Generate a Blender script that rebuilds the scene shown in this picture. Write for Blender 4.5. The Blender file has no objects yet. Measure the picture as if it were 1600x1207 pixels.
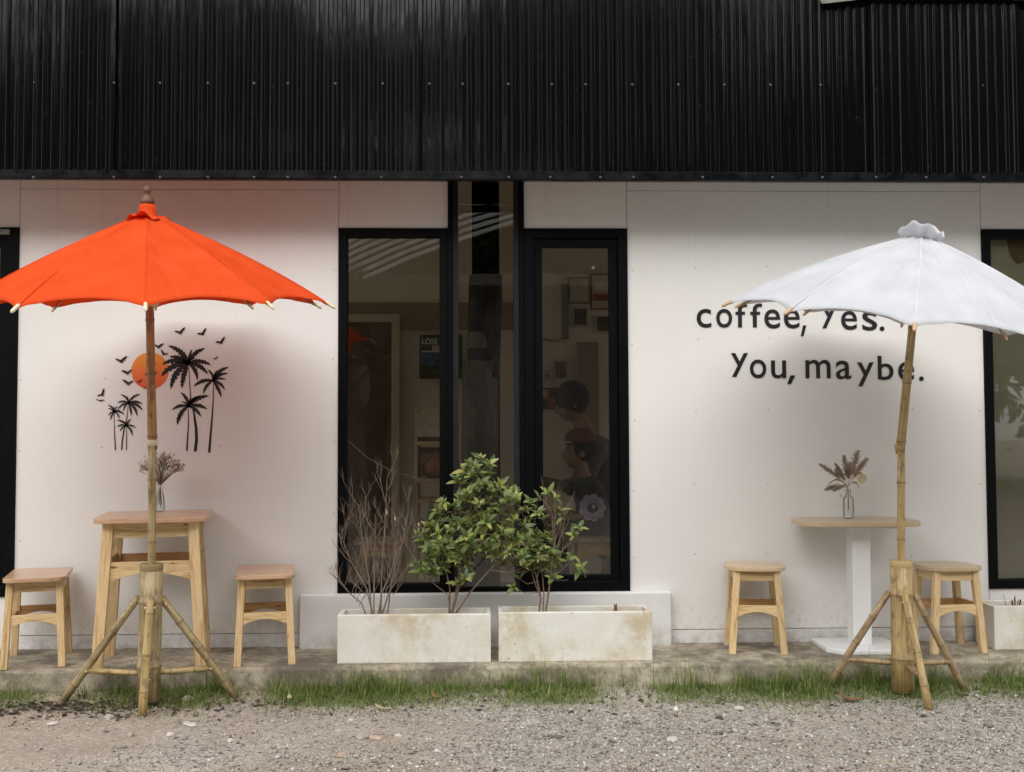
import bpy, bmesh, math, random
import numpy as np
from mathutils import Vector, Matrix, noise as mnoise

random.seed(7)
rng = np.random.default_rng(7)
scene = bpy.context.scene
COL = scene.collection
PI = math.pi

# ------------------------------------------------------------------ camera
F, YAW, PITCH, ROLL = 1700.0, .0304, .0437, -.0038
CAM = Vector((0, -5.862, 1.25))
_f = Vector((math.sin(YAW)*math.cos(PITCH), math.cos(YAW)*math.cos(PITCH), math.sin(PITCH)))
_r0 = Vector((math.cos(YAW), -math.sin(YAW), 0)); _u0 = _r0.cross(_f)
_r = _r0*math.cos(ROLL) + _u0*math.sin(ROLL); _u = -_r0*math.sin(ROLL) + _u0*math.cos(ROLL)
cd = bpy.data.cameras.new('camera'); cam = bpy.data.objects.new('camera', cd); COL.objects.link(cam)
cd.sensor_fit = 'HORIZONTAL'; cd.sensor_width = 36; cd.lens = F/1600*36
cd.clip_start = .05; cd.clip_end = 500
cam.matrix_world = Matrix(((_r.x, _u.x, -_f.x, CAM.x), (_r.y, _u.y, -_f.y, CAM.y), (_r.z, _u.z, -_f.z, CAM.z), (0, 0, 0, 1)))
scene.camera = cam

def at(x, y, Y=None, Z=None):
    """measure: where a sight line meets a plane of the place"""
    d = _f + _r*((x-800)/F) + _u*((603.5-y)/F)
    t = (Y-CAM.y)/d.y if Y is not None else (Z-CAM.z)/d.z
    return CAM + d*t

# ------------------------------------------------------------------ sky, sun, exposure
SUN_DIR = Vector((-.16, -.86, .66)).normalized()      # towards the sun
w = bpy.data.worlds.new('World'); scene.world = w; w.use_nodes = True
nt = w.node_tree; nt.nodes.clear()
sky = nt.nodes.new('ShaderNodeTexSky'); sky.sky_type = 'NISHITA'; sky.sun_disc = False
sky.sun_elevation = math.asin(SUN_DIR.z); sky.sun_rotation = math.atan2(SUN_DIR.x, SUN_DIR.y)
sky.dust_density = 3; sky.air_density = 1.2; sky.ozone_density = 1
hs = nt.nodes.new('ShaderNodeHueSaturation'); hs.inputs['Saturation'].default_value = .22
bg = nt.nodes.new('ShaderNodeBackground'); bg.inputs['Strength'].default_value = .15
out = nt.nodes.new('ShaderNodeOutputWorld')
gm = nt.nodes.new('ShaderNodeGamma'); gm.inputs['Gamma'].default_value = .4      # cloud cover evens the sky out
nt.links.new(sky.outputs[0], hs.inputs['Color']); nt.links.new(hs.outputs[0], gm.inputs['Color']); nt.links.new(gm.outputs[0], bg.inputs['Color']); nt.links.new(bg.outputs[0], out.inputs[0])
sl = bpy.data.lights.new('sun', 'SUN'); sl.energy = .55; sl.angle = math.radians(75); sl.color = (1, .985, .96)
so = bpy.data.objects.new('sun', sl); COL.objects.link(so)
so.rotation_euler = SUN_DIR.to_track_quat('Z', 'Y').to_euler()
vs = scene.view_settings; vs.view_transform = 'Standard'; vs.look = 'None'; vs.exposure = 2.38; vs.gamma = 1
vs.use_curve_mapping = False
scene.cycles.max_bounces = 6; scene.cycles.diffuse_bounces = 4; scene.cycles.transparent_max_bounces = 16
scene.cycles.use_denoising = True
scene.cycles.sample_clamp_indirect = 6

# ------------------------------------------------------------------ material helpers
class NT:
    def __init__(s, name):
        s.m = bpy.data.materials.new(name); s.m.use_nodes = True
        s.t = s.m.node_tree; s.t.nodes.clear()
        s.out = s.t.nodes.new('ShaderNodeOutputMaterial')
    def n(s, typ, **kw):
        nd = s.t.nodes.new('ShaderNode'+typ)
        for k, v in kw.items():
            k2 = k.replace('_', ' ')
            if hasattr(nd, k) and k not in nd.inputs: setattr(nd, k, v); continue
            key = None
            for i in nd.inputs:
                if i.name.lower() == k2.lower(): key = i; break
            if key is None: raise KeyError((typ, k))
            if isinstance(v, bpy.types.NodeSocket): s.t.links.new(v, key)
            else: key.default_value = v
        return nd
    def link(s, a, b): s.t.links.new(a, b)
    def surf(s, sh): s.link(sh, s.out.inputs['Surface']); return s.m
    def coord(s, kind='Object', scale=(1, 1, 1), rand=False):
        tc = s.n('TexCoord'); mp = s.n('Mapping'); mp.inputs['Scale'].default_value = scale
        s.link(tc.outputs[kind], mp.inputs['Vector'])
        if rand:
            oi = s.n('ObjectInfo'); mm = s.n('VectorMath', operation='SCALE'); mm.inputs[0].default_value = (7, 13, 29)
            s.link(oi.outputs['Random'], mm.inputs['Scale']); s.link(mm.outputs[0], mp.inputs['Location'])
        return mp.outputs[0]
    def noise(s, vec, scale, detail=4, rough=.55, dist=0):
        return s.n('TexNoise', Vector=vec, Scale=scale, Detail=detail, Roughness=rough, Distortion=dist).outputs['Fac']
    def ramp(s, fac, stops, interp='LINEAR'):
        r = s.n('ValToRGB'); s.link(fac, r.inputs[0]); cr = r.color_ramp; cr.interpolation = interp
        while len(cr.elements) < len(stops): cr.elements.new(.5)
        for e, (p, c) in zip(cr.elements, stops):
            e.position = p; e.color = (c, c, c, 1) if isinstance(c, (int, float)) else (*c, 1)
        return r.outputs[0]
    def mix(s, fac, a, b, mode='MIX'):
        m = s.n('Mix', data_type='RGBA', blend_type=mode)
        for idx, v in ((0, fac), (6, a), (7, b)):
            if isinstance(v, bpy.types.NodeSocket): s.link(v, m.inputs[idx])
            else: m.inputs[idx].default_value = v if not isinstance(v, tuple) else (*v, 1)[:4]
        return m.outputs[2]
    def bump(s, h, strength=.3, dist=.01, normal=None):
        b = s.n('Bump', Strength=strength, Distance=dist); s.link(h, b.inputs['Height'])
        if normal: s.link(normal, b.inputs['Normal'])
        return b.outputs[0]
    def pbr(s, col, rough=.5, bump=None, **kw):
        p = s.n('BsdfPrincipled')
        def setv(k, v):
            if isinstance(v, bpy.types.NodeSocket): s.link(v, p.inputs[k])
            else: p.inputs[k].default_value = (*v, 1)[:4] if isinstance(v, tuple) else v
        setv('Base Color', col); setv('Roughness', rough)
        if bump: s.link(bump, p.inputs['Normal'])
        for k, v in kw.items(): setv(k.replace('_', ' '), v)
        return p.outputs[0]

def plain(name, col, rough=.5, var=.12, scale=8, bump=.0, **kw):
    t = NT(name); c = t.coord('Object', rand=True); f = t.noise(c, scale, 5)
    lo = tuple(x*(1-var) for x in col); hi = tuple(min(1, x*(1+var)) for x in col)
    cl = t.ramp(f, [(.3, lo), (.7, hi)])
    b = t.bump(t.noise(c, scale*12, 3), bump, .002) if bump else None
    return t.surf(t.pbr(cl, rough, b, **kw))

M = {}
def mk_materials():
    # painted wall board
    t = NT('wall_paint'); c = t.coord()
    big = t.noise(c, .9, 5); fine = t.noise(c, 40, 4); mid = t.noise(t.coord('Object', (3, 3, .6)), 2.2, 6, .65)
    col = t.ramp(big, [(.3, (.74, .72, .695)), (.7, (.80, .78, .76))])
    col = t.mix(t.ramp(mid, [(.60, 0.0), (.78, .22)]), col, (.62, .58, .53))
    spots = t.noise(c, 23, 2)
    col = t.mix(t.ramp(spots, [(.74, 0.0), (.78, .35)]), col, (.5, .46, .42))
    sz = t.n('SeparateXYZ'); t.link(c, sz.inputs[0])
    mr = t.n('MapRange'); t.link(sz.outputs[2], mr.inputs[0]); mr.inputs[1].default_value = .19; mr.inputs[2].default_value = .40; mr.inputs[3].default_value = 1; mr.inputs[4].default_value = 0
    sm_ = t.n('Math', operation='MULTIPLY'); t.link(mr.outputs[0], sm_.inputs[0]); t.link(t.ramp(t.noise(c, 26, 7, .75), [(.48, 0.0), (.66, .55)]), sm_.inputs[1])
    col = t.mix(sm_.outputs[0], col, (.46, .41, .34))
    mr2 = t.n('MapRange'); t.link(sz.outputs[2], mr2.inputs[0]); mr2.inputs[1].default_value = 1.7; mr2.inputs[2].default_value = 2.6; mr2.inputs[3].default_value = 0; mr2.inputs[4].default_value = 1
    sm2 = t.n('Math', operation='MULTIPLY'); t.link(mr2.outputs[0], sm2.inputs[0]); t.link(t.ramp(t.noise(t.coord('Object', (9, 9, .25)), 2.5, 6, .7), [(.55, 0.0), (.75, .35)]), sm2.inputs[1])
    col = t.mix(sm2.outputs[0], col, (.52, .47, .40))
    M['wall'] = t.surf(t.pbr(col, .62, t.bump(t.mix(.5, fine, big), .12, .004)))
    # plinth: rougher render
    t = NT('plinth_render'); c = t.coord(); big = t.noise(c, 2.5, 5); fine = t.noise(c, 30, 6, .7)
    col = t.ramp(big, [(.3, (.72, .71, .70)), (.7, (.80, .79, .78))])
    sep = t.n('SeparateXYZ'); t.link(t.coord(), sep.inputs[0])
    dirt = t.n('MapRange'); t.link(sep.outputs[2], dirt.inputs[0]); dirt.inputs[1].default_value = .12; dirt.inputs[2].default_value = .24; dirt.inputs[3].default_value = 1; dirt.inputs[4].default_value = 0
    dm = t.n('Math', operation='MULTIPLY'); t.link(dirt.outputs[0], dm.inputs[0]); t.link(t.ramp(t.noise(c, 14, 6, .7), [(.42, 0.0), (.62, .8)]), dm.inputs[1])
    col = t.mix(dm.outputs[0], col, (.42, .39, .35))
    M['plinth'] = t.surf(t.pbr(col, .75, t.bump(fine, .35, .006)))
    # corrugated black sheet
    t = NT('black_corrugated_metal'); c = t.coord('Object', (14, 14, .8)); f = t.noise(c, 2.0, 6, .6)
    c2 = t.coord('Object', (9, 9, 3)); sc = t.noise(c2, 6, 5, .75)
    col = t.ramp(sc, [(.0, (.0025, .003, .0035)), (.64, (.003, .0035, .004)), (.73, (.035, .035, .033)), (1, (.09, .09, .08))])
    rg = t.ramp(f, [(.3, .05), (.7, .11)])
    wv = t.noise(t.coord('Object', (5, 5, 1.3)), 1.6, 3)
    M['sheet'] = t.surf(t.pbr(col, rg, t.bump(wv, .10, .02), Specular_IOR_Level=.24))
    t = NT('black_trim_metal'); f = t.noise(t.coord('Object', (2, 2, 2)), 6, 5)
    M['trim'] = t.surf(t.pbr(t.ramp(f, [(.3, (.0016, .002, .0028)), (.8, (.0045, .005, .0065))]), t.ramp(f, [(.3, .18), (.7, .35)]), Specular_IOR_Level=.2))
    M['frame'] = plain('black_aluminium', (.0022, .0023, .0027), .45, .3, 12, Specular_IOR_Level=.10)
    M['mullion'] = plain('black_aluminium_sheen', (.018, .019, .022), .38, .2, 9, Specular_IOR_Level=.18)  # black frame faces, reflections painted in as a lighter grey
    M['screw'] = plain('steel_screw', (.10, .10, .10), .4, .1, Metallic=.7)
    # glass
    t = NT('window_glass'); fr = t.n('Fresnel'); fr.inputs['IOR'].default_value = 1.55
    wob = t.bump(t.noise(t.coord(), 1.3, 2), .018, .02)
    gl = t.n('BsdfGlossy'); gl.inputs['Roughness'].default_value = .012; t.link(wob, gl.inputs['Normal'])
    gl.inputs['Color'].default_value = (.95, .97, 1, 1)
    tr = t.n('BsdfTransparent'); tr.inputs['Color'].default_value = (.81, .795, .75, 1)
    mx = t.n('MixShader'); t.link(fr.outputs[0], mx.inputs[0]); t.link(tr.outputs[0], mx.inputs[1]); t.link(gl.outputs[0], mx.inputs[2])
    M['glass'] = t.surf(mx.outputs[0])
    t = NT('bottle_glass'); lw = t.n('LayerWeight'); lw.inputs['Blend'].default_value = .35
    gl = t.n('BsdfGlossy'); gl.inputs['Roughness'].default_value = .03
    tr = t.n('BsdfTransparent'); t.link(t.mix(lw.outputs['Facing'], (.96, .98, .96, 1), (.58, .65, .60, 1)), tr.inputs['Color'])
    mx = t.n('MixShader'); t.link(t.ramp(lw.outputs['Fresnel'], [(0, .02), (1, .8)]), mx.inputs[0]); t.link(tr.outputs[0], mx.inputs[1]); t.link(gl.outputs[0], mx.inputs[2])
    M['bottle'] = t.surf(mx.outputs[0])
    # concrete terrace
    t = NT('terrace_concrete'); c = t.coord(); a = t.noise(c, 3.4, 9, .72); b = t.noise(c, 13, 7, .75); st = t.noise(t.coord('Object', (.6, 3, 3)), 3, 6, .6)
    col = t.ramp(a, [(.40, (.15, .125, .095)), (.48, (.29, .25, .19)), (.54, (.40, .35, .255)), (.62, (.50, .45, .35))])
    col = t.mix(t.ramp(b, [(.48, 0.0), (.60, .7)]), col, (.15, .12, .09))
    col = t.mix(t.ramp(st, [(.6, 0.0), (.72, .5)]), col, (.5, .45, .36))
    M['terrace'] = t.surf(t.pbr(col, .85, t.bump(t.noise(c, 60, 6, .7), .5, .004)))
    # planter concrete
    t = NT('planter_concrete'); c = t.coord('Object', rand=True); a = t.noise(c, 3.2, 7, .62, .4); b = t.noise(c, 12, 6, .7); sp = t.noise(c, 55, 2)
    col = t.ramp(a, [(.3, (.75, .74, .69)), (.5, (.71, .68, .60)), (.64, (.58, .50, .36)), (.8, (.48, .40, .26))])
    col = t.mix(t.ramp(b, [(.46, 0.0), (.66, .8)]), col, (.78, .765, .72))
    col = t.mix(t.ramp(sp, [(.70, 0.0), (.74, .7)]), col, (.22, .17, .11))
    M['planter'] = t.surf(t.pbr(col, .8, t.bump(t.mix(.5, b, sp), .35, .004)))
    M['soil'] = plain('planter_soil', (.07, .05, .035), .95, .4, 30, .6)
    # wood
    def wood(name, dark, mid, light, rough, vs=1.0):
        t = NT(name); c = t.coord('UV', (26, 1.6, 1), rand=True)
        g = t.noise(c, 2.0*vs, 6, .6, .8); fine = t.noise(t.coord('UV', (160, 5, 1), rand=True), 2, 4)
        col = t.ramp(g, [(.33, dark), (.44, mid), (.52, light), (.58, mid), (.64, light), (.7, dark)])
        col = t.mix(t.ramp(fine, [(.5, 0.0), (.68, .4)]), col, tuple(x*.6 for x in dark))
        kn = t.noise(t.coord('UV', (22, 7, 1), rand=True), 1.5, 1)
        col = t.mix(t.ramp(kn, [(.735, 0.0), (.77, .85)]), col, (.16, .055, .02))
        oi = t.n('ObjectInfo'); hv = t.n('HueSaturation'); t.link(col, hv.inputs['Color']); t.link(t.ramp(oi.outputs['Random'], [(0, .82), (1, 1.12)]), hv.inputs['Value'])
        return t.surf(t.pbr(hv.outputs[0], rough, t.bump(fine, .12, .002), Specular_IOR_Level=.4))
    M['pine'] = wood('pine_wood', (.47, .29, .12), (.66, .46, .23), (.76, .57, .33), .45)
    M['pine_red'] = wood('reddish_pine', (.36, .17, .065), (.46, .25, .10), (.54, .32, .14), .45)
    M['top'] = wood('varnished_top', (.42, .245, .135), (.52, .33, .20), (.60, .40, .26), .26, .7)
    M['top_pale'] = wood('pale_varnished_top', (.52, .37, .21), (.60, .44, .27), (.67, .51, .33), .3, .7)
    # bamboo
    def bamboo(name, dark, mid, light):
        t = NT(name); c = t.coord('UV', (40, 2.2, 1), rand=True); g = t.noise(c, 2, 6, .65, .3); blot = t.noise(t.coord('UV', (9, 5, 1), rand=True), 2.5, 6, .7)
        col = t.ramp(g, [(.30, tuple(x*.72 for x in dark)), (.42, dark), (.54, mid), (.66, light)])
        col = t.mix(t.ramp(blot, [(.50, 0.0), (.62, .8)]), col, tuple(x*.5 for x in dark))
        at_ = t.n('Attribute'); at_.attribute_name = 'ring'
        col = t.mix(at_.outputs['Fac'], col, (.16, .09, .04))
        return t.surf(t.pbr(col, .42, t.bump(g, .2, .003)))
    M['bamboo'] = bamboo('bamboo_straw', (.36, .25, .10), (.47, .34, .15), (.56, .43, .21))
    M['bamboo_g'] = bamboo('bamboo_olive', (.29, .215, .10), (.39, .30, .15), (.47, .385, .21))
    M['bamboo_r'] = bamboo('bamboo_red_brown', (.30, .15, .055), (.40, .22, .08), (.48, .29, .12))
    M['bamboo_t'] = bamboo('bamboo_tan', (.31, .21, .11), (.41, .29, .16), (.49, .37, .22))
    M['tip'] = plain('pale_wood_tip', (.72, .62, .42), .5, .12, 20)
    M['tip_b'] = plain('tan_wood_tip', (.55, .36, .2), .5, .12, 20)
    # cloth
    def cloth(name, col, tl, tw_=.2):
        t = NT(name); c = t.coord('UV'); 
        w1 = t.n('TexWave', wave_type='BANDS', bands_direction='X', Vector=c, Scale=220.0).outputs['Fac']
        w2 = t.n('TexWave', wave_type='BANDS', bands_direction='Y', Vector=c, Scale=220.0).outputs['Fac']
        n1 = t.noise(t.coord(), 7, 6); wr = t.noise(t.coord('UV', (30, 1.5, 1)), 1.2, 4)
        cl = t.ramp(n1, [(.25, tuple(x*.84 for x in col)), (.5, tuple(x*.95 for x in col)), (.75, tuple(min(.95, x*1.03+.01) for x in col))])
        b = t.bump(t.mix(.5, w1, w2), .25, .001, t.bump(wr, .6, .012))
        d = t.n('BsdfDiffuse'); t.link(cl, d.inputs['Color']); t.link(b, d.inputs['Normal'])
        tr = t.n('BsdfTranslucent'); tr.inputs['Color'].default_value = (*tl, 1); t.link(b, tr.inputs['Normal'])
        mx = t.n('MixShader'); mx.inputs[0].default_value = tw_
        t.link(d.outputs[0], mx.inputs[1]); t.link(tr.outputs[0], mx.inputs[2])
        return t.surf(mx.outputs[0])
    M['orange'] = cloth('orange_cotton', (.88, .120, .030), (.95, .16, .03), .38)
    M['white_cloth'] = cloth('white_cotton', (.77, .78, .81), (.78, .79, .81), .38)
    M['seam_white'] = plain('white_seam_tape', (.70, .71, .73), .8, .03)
    M['finial_brown'] = plain('red_brown_turned_wood', (.13, .052, .026), .5, .2, 20)
    M['red_thread'] = plain('dark_red_thread', (.22, .04, .03), .8)
    M['white_paint'] = plain('white_powder_coat', (.80, .80, .79), .35, .03, 6)
    M['black_vinyl'] = plain('black_letter_acrylic', (.010, .010, .011), .35, .1)
    M['brown_vinyl'] = plain('dark_vinyl', (.012, .009, .009), .5, .1)
    t = NT('printed_sun'); sp = t.n('SeparateXYZ'); t.link(t.n('TexCoord').outputs['Object'], sp.inputs[0])
    mr = t.n('MapRange'); t.link(sp.outputs[2], mr.inputs[0]); mr.inputs[1].default_value = -.1; mr.inputs[2].default_value = .1
    M['sun_print'] = t.surf(t.pbr(t.ramp(mr.outputs[0], [(0, (.72, .09, .04)), (.5, (.80, .19, .035)), (1, (.80, .34, .04))]), .5))
    # leaves, colour from an attribute
    def leafm(name, stops, tl=.3, rough=.38):
        t = NT(name); a = t.n('Attribute'); a.attribute_name = 'rnd'
        oi = t.n('ObjectInfo'); ad = t.n('Math', operation='ADD'); t.link(a.outputs['Fac'], ad.inputs[0]); t.link(oi.outputs['Random'], ad.inputs[1])
        fr = t.n('Math', operation='FRACT'); t.link(ad.outputs[0], fr.inputs[0])
        col = t.ramp(fr.outputs[0], stops)
        p = t.pbr(col, rough, Specular_IOR_Level=.45); tr = t.n('BsdfTranslucent'); t.link(t.mix(.5, col, (.34, .40, .05, 1)), tr.inputs['Color'])
        mx = t.n('MixShader'); mx.inputs[0].default_value = tl; t.link(p, mx.inputs[1]); t.link(tr.outputs[0], mx.inputs[2])
        return t.surf(mx.outputs[0])
    M['leaf'] = leafm('shrub_leaf', [(0, (.075, .115, .04)), (.5, (.18, .235, .08)), (.78, (.27, .325, .105)), (.96, (.42, .44, .12)), (1, (.42, .30, .11))])
    M['grass'] = leafm('grass_blade', [(0, (.09, .145, .03)), (.5, (.16, .235, .06)), (.84, (.24, .30, .09)), (1, (.50, .44, .22))], .3, .5)
    M['tree_leaf'] = leafm('tree_leaf', [(0, (.018, .035, .012)), (.6, (.035, .06, .02)), (1, (.06, .09, .03))], .2, .5)
    M['bark'] = plain('twig_bark', (.20, .135, .09), .85, .3, 25, .3)
    M['bark_dead'] = plain('dead_twig_bark', (.235, .18, .135), .85, .3, 25, .3)
    M['dry_leaf'] = plain('dry_brown_leaf', (.33, .17, .085), .7, .3, 30)
    M['dry_tan'] = plain('dry_tan_leaf', (.55, .45, .28), .7, .25, 30)
    M['plume'] = plain('pampas_plume', (.46, .355, .275), .95, .3, 30)
    M['dry_stem'] = plain('dried_stem', (.19, .155, .085), .8, .3, 30)
    M['bud'] = plain('dried_bud', (.30, .22, .14), .85, .3, 40)
    M['bud_pale'] = plain('pale_dried_bud', (.56, .46, .39), .85, .3, 40)
    # gravel ground
    t = NT('gravel_ground'); c = t.coord(); big = t.noise(c, .55, 5, .6); mid = t.noise(c, 4, 6, .65)
    v = t.n('TexVoronoi', Vector=c, Scale=95.0); v2 = t.n('TexVoronoi', Vector=c, Scale=38.0)
    soil = t.ramp(mid, [(.3, (.24, .185, .13)), (.55, (.34, .275, .20)), (.75, (.42, .35, .27))])
    sep = t.n('SeparateColor'); t.link(v.outputs['Color'], sep.inputs[0])
    stone = t.ramp(sep.outputs[0], [(0, (.2, .19, .17)), (.5, (.38, .36, .33)), (.85, (.50, .47, .44)), (1, (.70, .68, .64))])
    col = t.mix(t.ramp(big, [(.40, .15), (.6, .6)]), soil, stone)
    M['ground'] = t.surf(t.pbr(col, .95, t.bump(t.mix(.5, v.outputs['Distance'], v2.outputs['Distance']), .8, .008)))
    t = NT('pebbles'); a = t.n('Attribute'); a.attribute_name = 'rnd'
    c = t.noise(t.coord(), 160, 3)
    col = t.ramp(a.outputs['Fac'], [(0, (.06, .048, .04)), (.25, (.24, .21, .18)), (.55, (.40, .37, .335)), (.8, (.53, .50, .46)), (.93, (.70, .67, .63)), (1, (.82, .80, .76))])
    col = t.mix(t.ramp(c, [(.35, .35), (.65, 0.0)]), col, (.10, .08, .06))
    M['pebble'] = t.surf(t.pbr(col, .9))
    M['stone_grey'] = plain('grey_stone', (.38, .33, .27), .85, .25, 40, .4)
    M['stone_pink'] = plain('pink_stone', (.47, .33, .26), .85, .2, 40, .4)
    M['stone_white'] = plain('pale_stone', (.55, .51, .45), .85, .15, 40, .4)
    M['debris'] = plain('leaf_litter', (.055, .033, .025), .95, .5, 40, .5)
    # inside
    M['in_wall'] = plain('interior_wall_paint', (.74, .66, .56), .7, .06, 2)
    M['in_dark'] = plain('interior_brown_wall', (.30, .22, .16), .7, .1, 2)
    M['in_floor'] = plain('interior_floor_concrete', (.22, .19, .16), .6, .2, 3)
    M['door_brown'] = plain('dark_brown_door', (.10, .055, .03), .5, .2, 6)
    M['door_trim'] = plain('cream_door_trim', (.55, .46, .36), .5, .08, 6)
    M['cream'] = plain('cream_board', (.60, .56, .45), .6, .1, 5)
    M['paper'] = plain('paper_print', (.52, .47, .40), .7, .2, 18)
    M['paper_dark'] = plain('dark_print', (.06, .055, .05), .6, .6, 22)
    M['paper_blue'] = plain('blue_print', (.06, .10, .25), .6, .7, 14)
    M['paper_red'] = plain('red_print', (.30, .10, .07), .6, .4, 14)
    M['white_ink'] = plain('white_ink', (.7, .68, .62), .6, .05)
    t = NT('black_plastic_sheet'); c = t.coord('Object', (5, 5, 2)); n_ = t.noise(c, 3.5, 7, .65, 1.2)
    M['plastic'] = t.surf(t.pbr((.012, .012, .013), .22, t.bump(n_, 1, .09)))
    t = NT('grey_plastic_sheet'); c = t.coord('Object', (7, 7, 2)); n_ = t.noise(c, 3.5, 7, .65, 1.2)
    M['plastic_grey'] = t.surf(t.pbr(t.ramp(n_, [(.3, (.13, .13, .125)), (.7, (.25, .25, .235))]), .3, t.bump(n_, 1, .07)))
    M['skin'] = plain('skin', (.20, .115, .078), .6, .2, 14)
    M['hair'] = plain('black_hair', (.004, .0036, .0036), .7, .3, 60, .4, Specular_IOR_Level=.2)
    M['tee'] = plain('black_green_tee', (.018, .022, .018), .8, .2, 20)
    M['grey_shirt'] = plain('grey_shirt', (.10, .095, .09), .85, .15, 14)
    M['trousers'] = plain('dark_trousers', (.03, .032, .04), .85, .2, 14)
    M['cap'] = plain('dark_red_cap', (.09, .018, .016), .7, .15, 14)
    M['cap_white'] = plain('cap_brim_edge', (.65, .62, .58), .7, .05)
    M['lilac'] = plain('lilac_gauze', (.52, .48, .72), .8, .1, 18)
    M['violet'] = plain('violet_core', (.07, .03, .10), .8, .2, 18)
    M['rust'] = plain('rusty_brown_clay', (.17, .065, .035), .8, .25, 40, .3)
    M['incense'] = plain('dark_red_stick', (.12, .03, .025), .8, .2, 40)
    t = NT('weathered_zinc'); c = t.coord('Object', (3, 8, 8)); n_ = t.noise(c, 5, 6, .7)
    M['zinc'] = t.surf(t.pbr(t.ramp(n_, [(.3, (.13, .12, .10)), (.7, (.30, .29, .27))]), .6, t.bump(n_, .4, .01)))
    M['roof_pale'] = plain('pale_awning_slat', (.82, .80, .77), .5, .08, 4)
    M['shed_wall'] = plain('shed_wall', (.20, .17, .14), .8, .2, 3)
    M['palm_trunk'] = plain('palm_trunk_fibre', (.10, .07, .05), .9, .4, 18, .6)
    M['dirt'] = plain('dirt', (.10, .075, .05), .95, .35, 18, .6)
mk_materials()

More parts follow.
